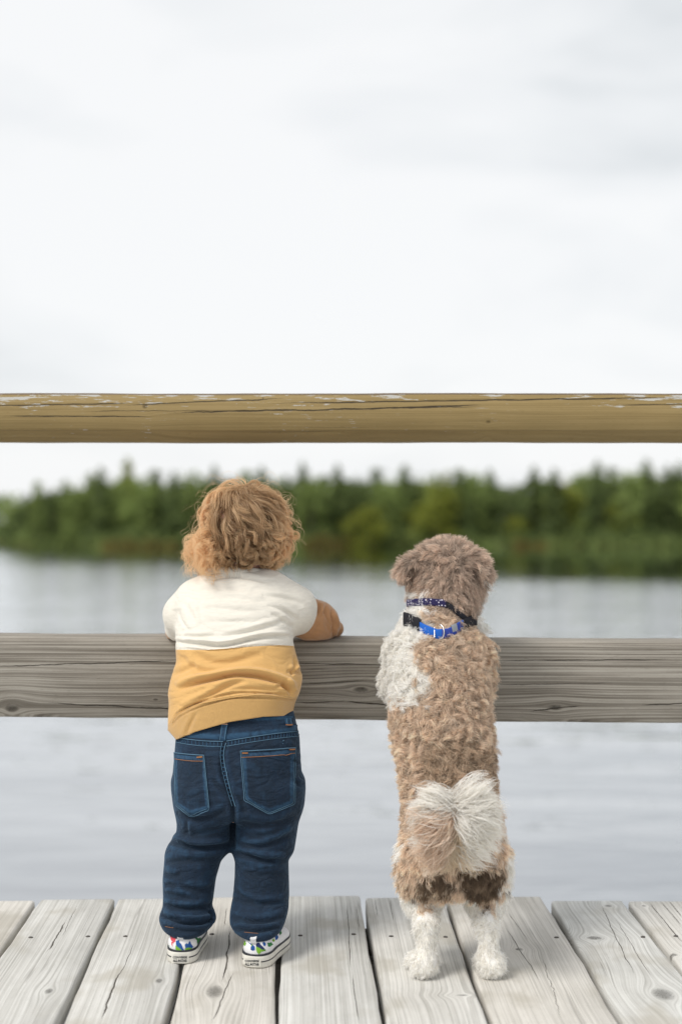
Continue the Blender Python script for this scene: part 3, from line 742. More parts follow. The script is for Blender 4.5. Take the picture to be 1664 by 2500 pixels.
def bank(name, n, x0, x1, d0, d1, h, mat, size, label, cat):
    x = rs.uniform(x0, x1, n); d = rs.uniform(d0, d1, n); z = rs.rand(n)*h*(.5+.5*np.abs(np.sin(x*.9)+.5*np.sin(x*2.3+1))/1.5)
    P = np.stack([x, [shore_edge(a)+b for a, b in zip(x, d)], [land_z(a, shore_edge(a)+b) for a, b in zip(x, d)]+z], 1)
    V, Q = leaves(P, size, rs, 1.2); return tag(obj(name, V, Q, mat, smooth=False), label, cat, kind='stuff')
bank('shoreline_undergrowth', 9000, -30, 32, .2, 4.0, 1.5, MAT_DARK, .16, 'low dark scrub along the water line of the far shore', 'undergrowth')
bank('shoreline_brush', 3600, -24, 32, .0, 2.0, 1.0, MAT_MID, .14, 'mid green brush at the foot of the far wood', 'undergrowth')
for j, (a, b, h_, mt, dy, lb) in enumerate([(255, 440, .8, MAT_OCH, -.3, 'ochre grass patch at the water line left of the curly head'), (740, 885, 1.1, MAT_OCH, -.4, 'ochre grass patch at the water line between child and dog'),
     (1250, 1330, .6, MAT_OCH, -.2, 'small ochre grass patch just past the dog at the far water line')]):
    bank('shore_grass', 900, (a-832)/FPX*101, (b-832)/FPX*101, dy, dy+1.2, h_, mt, .13, lb, 'grass')
for j, (a, py_, mt, lb) in enumerate([(868, 1255, 'yellow', 'yellow-green shrub spreading over the ochre grass between child and dog'), (905, 1235, 'yellow', 'yellow-green shrub leaning up against the wood between child and dog'), (1062, 1175, 'yellow', 'tall yellow-green sapling behind the dog'), (1260, 1262, 'yellow', 'yellow-green shrub beyond the right ear of the dog'),
     (1420, 1262, 'mid', 'green shrub at the wood foot midway past the dog'), (1510, 1205, 'yellow', 'yellowing sapling high in the wood past the dog'), (600, 1262, 'mid', 'green shrub at the wood foot behind the curly head'), (170, 1270, 'mid', 'green shrub near the lake end of the wood')]):
    Yt = 101.8; p = at(a, py_, Yt); gz = land_z(p[0], Yt); s = (p[2]-gz)/5.2
    t = thing('shore_shrub', lb, 'shrub', (p[0], Yt, gz), 'shrubs before the far wood'); t.scale = (s*1.7, s*1.4, s); t.rotation_euler = (0, 0, j)
    cm, tm = CROWN[('bushy', 1+j % 3, mt)]; link(bpy.data.objects.new('crown', cm), t); link(bpy.data.objects.new('trunk', tm), t)

n = 16000; px = rs.uniform(-500, 2200, n); Yf = rs.uniform(205, 235, n); x = (px-832)/FPX*Yf
tz = at(832, 1226, 220)[2] + .9*np.sin(x*.31) + .6*np.sin(x*.83+2); V, Q = leaves(np.stack([x, Yf, WATER_Z + (tz-WATER_Z)*rs.rand(n)**.7], 1), .55, rs)
tag(obj('distant_woods', V, Q, MAT_MID, smooth=False), 'distant line of trees far beyond the near wood, seen past its lake end', 'woods', kind='stuff')

# ================================================================== CHILD
child = thing('person', 'toddler with blond curls, cream and mustard sweatshirt and jeans, leaning on the lower rail', 'person', (*at(560, 2360, 2.40)[:2], 0))
def knit(name, stops_attr=None, col=(.6, .4, .1), rib=None, slub=.5, fuzz=.3):
    m = M(name); c = m.coord()
    a = m.n('Mapping', {'Vector': c, 'Scale': (1, 1, 5)}).outputs[0]
    f = m.noise(a, 60, 4, .6); w = m.noise(m.n('Mapping', {'Vector': c, 'Scale': (1, 1, .35)}).outputs[0], 900, 2)
    big = m.noise(c, 14, 3)
    cc = m.mix(m.math('MULTIPLY', m.step(f, .35, .7), slub*.28), col, tuple(v*.72 for v in col))
    cc = m.mix(m.math('MULTIPLY', big, .12), cc, tuple(min(1, v*1.15) for v in col))
    cv = m.n('Mapping', {'Vector': c, 'Scale': (1, 1, 1.9), 'Rotation': (0, -.2, 0)}).outputs[0]
    cr = m.math('MINIMUM', m.math('MULTIPLY', m.math('ABSOLUTE', m.math('SUBTRACT', m.noise(cv, 13, 2, .5, .8), .5)), 5), 1.0)
    nm = m.bump(cr, .0 if rib else .5, .0030)
    h = m.math('ADD', m.math('MULTIPLY', f, .8*slub), m.math('MULTIPLY', w, .5)); nm = m.bump(h, .55, .0018, nm)
    if rib:
        sp = m.n('SeparateXYZ', {'Vector': c}); th = m.math('ARCTAN2', m.math('SUBTRACT', sp.outputs[0], rib[0]), m.math('SUBTRACT', rib[1], sp.outputs[1]))
        rb = m.math('SINE', m.math('MULTIPLY', th, rib[2])); nm = m.bump(rb, .6, .0008, nm)
        cc = m.mix(m.math('MULTIPLY', m.step(rb, .2, -1.0), .16), cc, tuple(v*.6 for v in col))
    return m.done(m.bsdf(cc, .95, nm, .12, **{'Sheen Weight': fuzz, 'Sheen Roughness': .4}))

# ---------------- sweatshirt
H = .0018
F = Field((-.33, 2.38, .33), (.03, 2.68, .66), H)
torso = [(1388, 520, 655, 2.575, .040), (1402, 494, 668, 2.572, .052), (1418, 466, 692, 2.568, .060), (1440, 444, 712, 2.562, .067), (1475, 432, 722, 2.552, .074), (1520, 428, 718, 2.542, .079),
         (1560, 430, 714, 2.534, .082), (1584, 430, 719, 2.530, .083), (1615, 432, 727, 2.524, .086), (1655, 418, 739, 2.517, .090), (1690, 411, 732, 2.512, .091), (1715, 414, 720, 2.508, .090), (1740, 412, 715, 2.505, .089), (1775, 411, 716, 2.502, .088), (1830, 424, 716, 2.50, .087)]
F.loft(torso, k=.01)
# right upper arm reaching out, raglan cap
F.chain([at(665, 1452, 2.558), at(712, 1487, 2.565), at(729, 1506, 2.588)], [.040, .038, .031], .022)
F.chain([at(700, 1466, 2.56), at(735, 1472, 2.575), at(744, 1480, 2.582)], [.024, .019, .017], .016)
# left upper arm
F.chain([at(478, 1466, 2.56), at(447, 1500, 2.575), at(438, 1531, 2.605)], [.036, .033, .027], .016)
V, Q = F.mesh()
def hemline(v):
    px, py = to_px(v)
    yb = np.interp(px, [400, 409, 430, 476, 559, 642, 692, 718, 745], [1776, 1782, 1806, 1787, 1763, 1750, 1748, 1753, 1758])
    back = v[:, 1] < 2.49
    yb = np.where(back, yb, 1775); return (yb-py)*.00072
cream_line = lambda px: np.interp(px, [400, 426, 500, 559, 620, 680, 720, 745], [1586, 1586, 1587, 1583, 1578, 1575, 1577, 1580])
band_line = lambda px: np.interp(px, [400, 411, 433, 475, 526, 592, 658, 721, 745], [1795, 1768, 1738, 1718, 1705, 1695, 1693, 1704, 1708])
SW_FOLDS = [
 ([(436, 1684), (462, 1671), (493, 1660), (546, 1651), (592, 1649), (652, 1652), (692, 1666), (722, 1686)], 6.5, .0085, .75),
 ([(470, 1596), (500, 1610), (540, 1620), (590, 1614), (640, 1598)], 10, .0030, .5),
 ([(440, 1604), (470, 1632), (520, 1640), (580, 1634)], 9, .0018, .6),
 ([(716, 1598), (719, 1622), (713, 1650)], 4, .0030, .6), ([(700, 1636), (722, 1642), (742, 1638)], 6, .0030, .6),
 ([(693, 1663), (706, 1684), (716, 1697)], 6, .0055, .8), ([(672, 1676), (690, 1672), (712, 1690)], 4, .003, .7),
 ([(436, 1738), (470, 1716), (520, 1692), (560, 1672), (600, 1664)], 7, .0032, .7), ([(560, 1690), (620, 1680), (680, 1684)], 6, .002, .6), ([(424, 1650), (450, 1640), (480, 1622)], 7, .0022, .5),
 ([(424, 1566), (450, 1572), (532, 1575), (575, 1570), (612, 1563), (660, 1556), (712, 1552)], 5, .0052, .65),
 ([(540, 1550), (590, 1544), (650, 1534), (700, 1516)], 6, .0026, .6), ([(445, 1556), (480, 1558), (520, 1552)], 5, .002, .6),
 ([(650, 1478), (690, 1492), (728, 1512)], 5, .0020, .6), ([(660, 1500), (690, 1516), (718, 1530)], 5, .0022, .6), ([(640, 1452), (690, 1462), (740, 1476)], 6, .0016, .6),
 ([(460, 1540), (440, 1512), (436, 1484)], 6, .0028, -.5), ([(450, 1470), (470, 1500), (478, 1530)], 8, .0016, .5),
 ([(498, 1418), (560, 1408), (620, 1410), (664, 1420)], 5, .0026, .5), ([(470, 1440), (540, 1432), (640, 1440)], 10, .0010, .5),
 ([(480, 1490), (560, 1484), (640, 1492)], 7, .0010, .6), ([(500, 1520), (580, 1514), (640, 1518)], 6, .0011, .6), ([(520, 1462), (590, 1458), (650, 1468)], 6, .0009, .6),
 ([(420, 1760), (432, 1736), (475, 1714), (526, 1701), (592, 1691), (658, 1689), (720, 1700)], 2.6, .0024, .7),
 ([(420, 1772), (434, 1748), (476, 1727), (526, 1714), (592, 1703), (658, 1701), (720, 1713)], 2.4, .0026, .3),
 ([(455, 1800), (470, 1760), (480, 1740)], 6, .0015, .5), ([(424, 1586), (500, 1588), (559, 1584), (620, 1579), (680, 1576), (722, 1577)], 2.2, .0016, .4),
]
V, _ = fold(V, Q, [(l, w*.85, d*1.65, u) for l, w, d, u in SW_FOLDS])
keep_V, A, B = split(V, Q, lambda v: hemline(v)); V = keep_V
body_sd = lambda v: (cream_line(to_px(v)[0]) - to_px(v)[1])*.0007
V, Cr, Mu = split(V, A, body_sd)
V, Mu, Bd = split(V, Mu, lambda v: (band_line(to_px(v)[0]) - to_px(v)[1])*.0007)
C_CREAM, C_MUST, C_TAN = (.735, .70, .625), (.63, .385, .15), (.43, .235, .12)
MC = knit('cream_knit', col=C_CREAM, slub=1.0); MM = knit('mustard_knit', col=C_MUST, slub=.5)
cb = base_of(child)
MB_ = knit('mustard_rib', col=C_MUST, slub=.2, rib=(float(at(565, 1750, 2.5)[0]-cb[0]), 2.505-float(cb[1]), 330))
MT = knit('tan_knit', col=C_TAN, slub=.5)
SV = V
def thick(V, Q, t):
    """give a shell its cloth thickness at the open hem"""
    N = normals(V, Q); return V, Q
cv, cq, _ = compact(V, Cr); sweat = obj('sweatshirt', cv, cq, MC, child)
mv, mq, _ = compact(V, Mu); obj('mustard_panel', mv, mq, MM, sweat)
bv, bq, _ = compact(V, Bd)
N = normals(bv, bq)
band = obj('hem_band', bv, bq, MB_, sweat)
sm = band.modifiers.new('cloth', 'SOLIDIFY'); sm.thickness = .0035; sm.offset = -1
T_SW = bvh(SV, np.concatenate([Cr, Mu, Bd]))
# stitched seams
v1, q1 = line_on(T_SW, [(421, 1764), (434, 1742), (476, 1722), (526, 1709), (592, 1698), (658, 1696), (719, 1707)], .0009, .0004)
obj('seam', v1, q1, MM, sweat)
# right sleeve
F = Field((-.10, 2.52, .44), (.04, 2.74, .62), .0015)
F.chain([at(706, 1500, 2.585), at(752, 1511, 2.612), at(776, 1516, 2.630), at(788, 1522, 2.640), at(795, 1528, 2.648)], [.030, .0370, .0350, .0295, .0235], .010)
F.chain([at(804, 1533, 2.655), at(817, 1535, 2.664)], [.0168, .0166], .0012)
V, Q = F.mesh()
V, _ = fold(V, Q, [(l_, w_, d_*1.25, u_) for l_, w_, d_, u_ in [([(776, 1472), (779, 1486), (772, 1498)], 4.5, .0060, .6), ([(757, 1478), (772, 1500), (790, 1500), (794, 1484)], 6, .002, .5), ([(790, 1478), (800, 1505), (816, 1546)], 4, .0045, .6), ([(806, 1490), (812, 1510), (822, 1540)], 3.5, .0045, .7),
   ([(780, 1520), (770, 1540), (752, 1560)], 7, .002, .5), ([(795, 1505), (798, 1530), (812, 1556)], 5, .0022, .5), ([(806, 1496), (816, 1524), (812, 1556)], 3, .0045, .5), ([(748, 1498), (756, 1530), (744, 1556)], 5, .0018, .5)]], side=1, wob=1.0)
V[:, 2] = np.maximum(V[:, 2], rail_top(V[:, 0]) + .0055)
obj('sleeve', V, Q, MT, sweat)
# left sleeve, mostly hidden by the body
F = Field((-.33, 2.54, .44), (-.12, 2.80, .60), .0026)
F.chain([at(446, 1522, 2.60), at(438, 1538, 2.625), at(456, 1541, 2.70), at(478, 1545, 2.735)], [.026, .0235, .023, .018], .012)
V, Q = F.mesh(); V[:, 2] = np.maximum(V[:, 2], np.where(V[:, 1] < 2.71, rail_top(V[:, 0]) + .0055, -9))
obj('sleeve', V, Q, MT, sweat)
# ribbed collar standing round the neck
def ring(cx, cy, pts, n=72, th=.0028, hgt=.011, lean=.25):
    """pts: n-function giving (x,y,z) centre; band standing up with thickness"""
    V = []; sec = [(-th, -hgt), (-th, hgt*.8), (-th*.5, hgt), (th*.5, hgt), (th, hgt*.8), (th, -hgt)]; K = len(sec)
    P = [np.array(pts(i*2*math.pi/n)) for i in range(n)]
    for i in range(n):
        o = P[i]-np.array([cx, cy, P[i][2]]); o[2] = 0; o /= np.linalg.norm(o)
        for (r, z) in sec: V.append(P[i] + o*(r - lean*z) + np.array([0, 0, z]))
    Q = [[i*K+k, ((i+1) % n)*K+k, ((i+1) % n)*K+(k+1) % K, i*K+(k+1) % K] for i in range(n) for k in range(K)]
    return np.array(V), np.array(Q)
ccx, ccy = at(576, 1400, 2.575)[0], 2.575
def colpt(a):
    x = ccx + .0575*math.cos(a); y = ccy - .049*math.sin(a)
    s = math.sin(a)
    z = (.6365 - .004*math.cos(a)) if s > 0 else .6365 + .03*s
    z += .0035*max(0, s)**2*math.cos(a*1.0-.6); return (x, y, z)
V, Q = ring(ccx, ccy, colpt, lean=.35, hgt=.0115, th=.0026)
MCR = knit('cream_rib', col=C_CREAM, slub=.3, rib=(float(ccx-cb[0]), float(ccy-cb[1]), 110))
obj('collar', V, Q, MCR, sweat)

# ---------------- jeans
F = Field((-.34, 2.31, .02), (-.03, 2.62, .43), .0022)
hips = [(1720, 440, 712, 2.498, .066), (1760, 436, 722, 2.494, .072), (1800, 430, 731, 2.486, .080), (1840, 427, 733, 2.480, .086), (1885, 423, 736, 2.476, .091), (1925, 423, 742, 2.474, .093), (1965, 430, 738, 2.474, .090), (1990, 440, 728, 2.474, .078)]
F.loft(hips, k=.01, cap=.004)
LL = [(1900, 424, 560, 2.474, .078), (1960, 429, 568, 2.472, .080), (2000, 433, 571, 2.468, .074), (2030, 432, 572, 2.464, .068), (2056, 414, 568, 2.458, .063), (2075, 404, 562, 2.454, .061), (2100, 402, 540, 2.449, .059), (2145, 398, 527, 2.441, .055), (2190, 399, 521, 2.431, .051),
      (2214, 398, 517, 2.424, .051), (2236, 388, 528, 2.412, .057), (2250, 391, 524, 2.406, .057), (2266, 401, 512, 2.402, .055), (2278, 420, 496, 2.400, .050)]
RL = [(1900, 566, 741, 2.474, .080), (1960, 572, 738, 2.472, .080), (2000, 577, 730, 2.466, .073), (2040, 570, 724, 2.460, .066), (2078, 566, 718, 2.452, .062), (2098, 574, 704, 2.448, .059), (2140, 573, 705, 2.440, .055), (2185, 569, 706, 2.430, .051),
      (2222, 562, 704, 2.414, .056), (2250, 560, 696, 2.398, .060), (2264, 568, 690, 2.390, .060), (2276, 586, 682, 2.386, .057), (2284, 606, 664, 2.384, .050)]
F.loft(LL, k=.013, pw=2.15, cap=.006); F.loft(RL, k=.013, pw=2.15, cap=.006)
V, Q = F.mesh()
JF = [(l, w*.85, d*1.55, u) for l, w, d, u in [
 ([(412, 2050), (447, 2058), (475, 2070), (533, 2070), (564, 2058)], 7, .0062, .8), ([(404, 2104), (440, 2098), (490, 2104), (534, 2097)], 8, .0022, .6),
 ([(572, 2080), (608, 2088), (649, 2103), (700, 2102)], 7, .0050, .8), ([(580, 2060), (620, 2068), (660, 2062), (716, 2034)], 8, .0030, .6), ([(590, 2130), (640, 2140), (700, 2138)], 9, .0016, .5),
 ([(398, 2234), (426, 2248), (455, 2255), (499, 2250), (520, 2240)], 5.5, .0060, .8), ([(400, 2208), (447, 2222), (490, 2216), (520, 2205)], 6, .0035, .7), ([(398, 2180), (430, 2190), (470, 2196)], 8, .0022, .6), ([(440, 2168), (490, 2178), (522, 2166)], 8, .0018, .6),
 ([(508, 2222), (517, 2236), (512, 2250)], 4, .0045, .6), ([(398, 2262), (440, 2274), (500, 2268)], 5, .0022, .6),
 ([(566, 2192), (620, 2210), (680, 2204), (706, 2192)], 7, .0026, .6), ([(562, 2238), (600, 2252), (650, 2250), (696, 2236)], 7, .003, .6), ([(570, 2268), (620, 2274), (684, 2262)], 5, .0036, .7), ([(574, 2168), (590, 2190), (620, 2200)], 6, .0018, .5),
 ([(452, 2000), (456, 2020), (455, 2040)], 6, .002, .5), ([(430, 1984), (470, 1996), (510, 1994), (550, 1980)], 8, .0034, .6), ([(585, 2006), (640, 2016), (690, 2008), (730, 1984)], 9, .0026, .6), ([(600, 2040), (650, 2040), (700, 2020)], 9, .0018, .6), ([(440, 2030), (490, 2036), (540, 2026)], 9, .0018, .6),
 ([(545, 1812), (541, 1840), (545, 1882), (558, 1935), (573, 1985), (570, 2035), (566, 2070)], 7, .0050, .25), ([(556, 1930), (590, 1960), (600, 1990)], 8, .002, .5),
 ([(520, 1900), (545, 1930), (560, 1960)], 7, .002, .5), ([(690, 1840), (720, 1860), (742, 1850)], 5, .002, .5), ([(712, 1900), (730, 1918), (744, 1912)], 5, .0025, .6), ([(400, 2130), (420, 2140), (440, 2136)], 7, .0022, .6), ([(400, 2160), (415, 2158), (430, 2166)], 6, .002, .5),
 ([(620, 1860), (660, 1880), (690, 1930)], 9, .0012, .5), ([(440, 1880), (470, 1900), (480, 1940)], 9, .0012, .5),
]]
V, disp = fold(V, Q, JF, wob=2.5)
def denim(name, dark=(.0065, .0135, .026), mid=(.0085, .019, .039), light=(.022, .062, .118), wear=None):
    m = M(name); c = m.coord()
    tw = m.noise(m.n('Mapping', {'Vector': c, 'Scale': (1, 1, .12)}).outputs[0], 1100, 2, .6)
    st = m.noise(m.n('Mapping', {'Vector': c, 'Scale': (1, 1, .22)}).outputs[0], 95, 4, .65)
    big = m.noise(c, 13, 4, .6)
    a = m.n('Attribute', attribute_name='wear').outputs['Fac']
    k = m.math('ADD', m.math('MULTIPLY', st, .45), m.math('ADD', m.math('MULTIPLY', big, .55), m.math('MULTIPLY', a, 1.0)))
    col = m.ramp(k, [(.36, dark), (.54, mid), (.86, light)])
    col = m.mix(m.math('MULTIPLY', m.step(tw, .45, .8), .35), col, light)
    cv = m.n('Mapping', {'Vector': c, 'Scale': (1, 1, 2.3), 'Rotation': (0, .25, 0)}).outputs[0]
    cr = m.math('ABSOLUTE', m.math('SUBTRACT', m.noise(cv, 16, 2, .5, .6), .5)); cr = m.math('MINIMUM', m.math('MULTIPLY', cr, 6), 1.0)
    cr2 = m.math('MINIMUM', m.math('MULTIPLY', m.math('ABSOLUTE', m.math('SUBTRACT', m.noise(cv, 38, 2, .5, .4), .5)), 6), 1.0)
    col = m.mix(m.math('MULTIPLY', m.step(cr, .55, 1.0), .16), col, light)
    nm = m.bump(m.math('ADD', cr, m.math('MULTIPLY', cr2, .4)), .55, .0035)
    nm = m.bump(m.math('ADD', m.math('MULTIPLY', tw, .5), m.math('MULTIPLY', st, .5)), .45, .0010, nm)
    return m.done(m.bsdf(col, .85, nm, .25, **{'Sheen Weight': .15, 'Sheen Tint': (.35, .6, .9, 1)}))
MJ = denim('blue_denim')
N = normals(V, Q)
wear = np.clip(disp/.004, -.25, .25)*.5 + np.clip(-N[:, 0]-.35, 0, 1)*.30 - .07  # fading on fold ridges, plus light from the left painted on left-facing cloth
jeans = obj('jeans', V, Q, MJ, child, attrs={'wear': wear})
T_J = bvh(V, Q); JV, JQ = V, Q
THR_B = plain('pale_blue_stitching', (.09, .17, .25), .8, .1); THR_O = plain('orange_stitching', (.36, .17, .08), .8, .1)
def seam(tree, L, r, off, mat, par, nm='stitching'):
    v, q = line_on(tree, L, r, off); return obj(nm, v, q, mat, par)
def pat(name, tree, top, bot, off, mat, par, nu=24, nv=16, wearv=0.0):
    v, q = patch(tree, top, bot, off, nu, nv); w = np.full(len(v), wearv)
    g = np.arange(len(v)); i, j = g % (nu+1), g // (nu+1)
    ed = (i <= 2) | (i >= nu-2) | (j <= 2) | (j >= nv-2); w = w + np.where(ed, .30, 0)*(.6+.8*RS.rand(len(v)))
    return obj(name, v, q, mat, par, attrs={'wear': w})
seamL = [(431, 1800), (455, 1805), (500, 1810), (545, 1811)]; seamR = [(553, 1810), (600, 1802), (660, 1793), (700, 1788), (732, 1785)]
# waistband with its two lines of puckered stitching
pat('waistband', T_J, [(432, 1745), (545, 1745), (732, 1745)], [(430, 1802), (545, 1810), (552, 1810), (732, 1785)], .0012, MJ, jeans, 40, 10, .06)
for (L, d) in ((seamL, 0), (seamR, 0)):
    seam(T_J, L, .0008, .0012, THR_B, jeans); seam(T_J, [(a, b+12) for a, b in L], .0006, .0004, THR_B, jeans)
    n = 15 if L is seamL else 22
    pk = []
    for k in range(n):
        t = (k+.5)/n; a = np.interp(t*(len(L)-1), range(len(L)), [p[0] for p in L]); b = np.interp(t*(len(L)-1), range(len(L)), [p[1] for p in L])
        pk.append(line_on(T_J, [(a, b+2), (a+1, b+6), (a+RS.uniform(-1, 1), b+11)], [.0004, .0011, .0011, .0004], .0002, 3.5) if False else line_on(T_J, [(a, b+2), (a+1, b+6), (a, b+11)], .0009, .0001, 3))
    v, q = merge(pk); obj('seam_pucker', v, q, MJ, jeans, attrs={'wear': np.full(len(v), .35)})
# centre seam
CS = [(547, 1814), (541, 1840), (546, 1880), (559, 1930), (571, 1968)]
seam(T_J, [(a+6, b) for a, b in CS], .0008, .0020, THR_B, jeans); seam(T_J, [(a-5, b) for a, b in CS], .0005, .0008, THR_B, jeans)
pk = [line_on(T_J, [(np.interp(y, [p[1] for p in CS], [p[0] for p in CS])-5, y), (np.interp(y, [p[1] for p in CS], [p[0] for p in CS]), y+3), (np.interp(y, [p[1] for p in CS], [p[0] for p in CS])+5, y+1)], .0011, .0004, 3) for y in np.arange(1822, 1960, 10)]
v, q = merge(pk); obj('seam_pucker', v, q, MJ, jeans, attrs={'wear': np.full(len(v), .3)})
for (t, b) in (([(540, 1765), (558, 1765)], [(535, 1810), (552, 1810)]), ([(693, 1752), (707, 1752)], [(695, 1775), (712, 1773)])):
    lp = pat('belt_loop', T_J, t, b, .0038, MJ, jeans, 8, 12, .18)
    seam(T_J, [(t[0][0]+3, t[0][1]+3), (b[0][0]+3, b[0][1]-2)], .0005, .0042, THR_B, jeans); seam(T_J, [(t[1][0]-3, t[1][1]+3), (b[1][0]-3, b[1][1]-2)], .0005, .0042, THR_B, jeans)
seam(T_J, [(541, 1768), (549, 1769), (556, 1769)], .0012, .0042, plain('pink_bartack', (.5, .32, .25), .8, .1), jeans); seam(T_J, [(694, 1771), (702, 1772), (709, 1771)], .0012, .0042, THR_O, jeans)
P1 = ([(428, 1838), (462, 1842), (499, 1845)], [(431, 1966), (467, 1993), (512, 1978)])
P2 = ([(587, 1835), (650, 1834), (719, 1826)], [(596, 1953), (657, 1988), (718, 1963)])
for (t, b) in (P1, P2):
    pat('pocket', T_J, t, b, .0022, MJ, jeans, 26, 26, -.04)
    L1 = [t[0]] + [(t[0][0]*(1-k)+b[0][0]*k, t[0][1]*(1-k)+b[0][1]*k) for k in (.5, 1)] + [b[1], b[2]] + [(b[2][0]*(1-k)+t[2][0]*k, b[2][1]*(1-k)+t[2][1]*k) for k in (.5, 1)]
    cxp, cyp = (t[0][0]+t[2][0])/2, 1900
    inn = [(cxp+(a-cxp)*.94, cyp+(y-cyp)*.955) for a, y in L1]
    def sharp(L):
        o = []
        for i in range(len(L)-1):
            for k in np.linspace(0, 1, 6)[:-1]: o.append((L[i][0]*(1-k)+L[i+1][0]*k, L[i][1]*(1-k)+L[i+1][1]*k))
        return o+[L[-1]]
    seam(T_J, sharp(L1), .0007, .0022, THR_B, jeans); seam(T_J, sharp(inn), .00045, .0026, THR_B, jeans)
    seam(T_J, [(t[0][0], t[0][1]), (cxp, (t[0][1]+t[2][1])/2+1), (t[2][0], t[2][1])], .0010, .0024, THR_B, jeans)
    seam(T_J, [(t[0][0]+2, t[0][1]+15), (cxp, (t[0][1]+t[2][1])/2+17), (t[2][0]-2, t[2][1]+14)], .0005, .0028, THR_O, jeans)
    seam(T_J, [(t[2][0]-16, t[2][1]+5), (t[2][0]-3, t[2][1]+4)], .0013, .0032, THR_O, jeans)
    if t is P2[0]: seam(T_J, [(t[0][0]+4, t[0][1]+5), (t[0][0]+18, t[0][1]+5)], .0013, .0032, THR_O, jeans)
for (yb, x0, x1) in ((2262, 404, 424), (2276, 596, 630)): seam(T_J, [(x0, yb), ((x0+x1)/2, yb+2), (x1, yb+3)], .0004, .0003, THR_O, jeans)

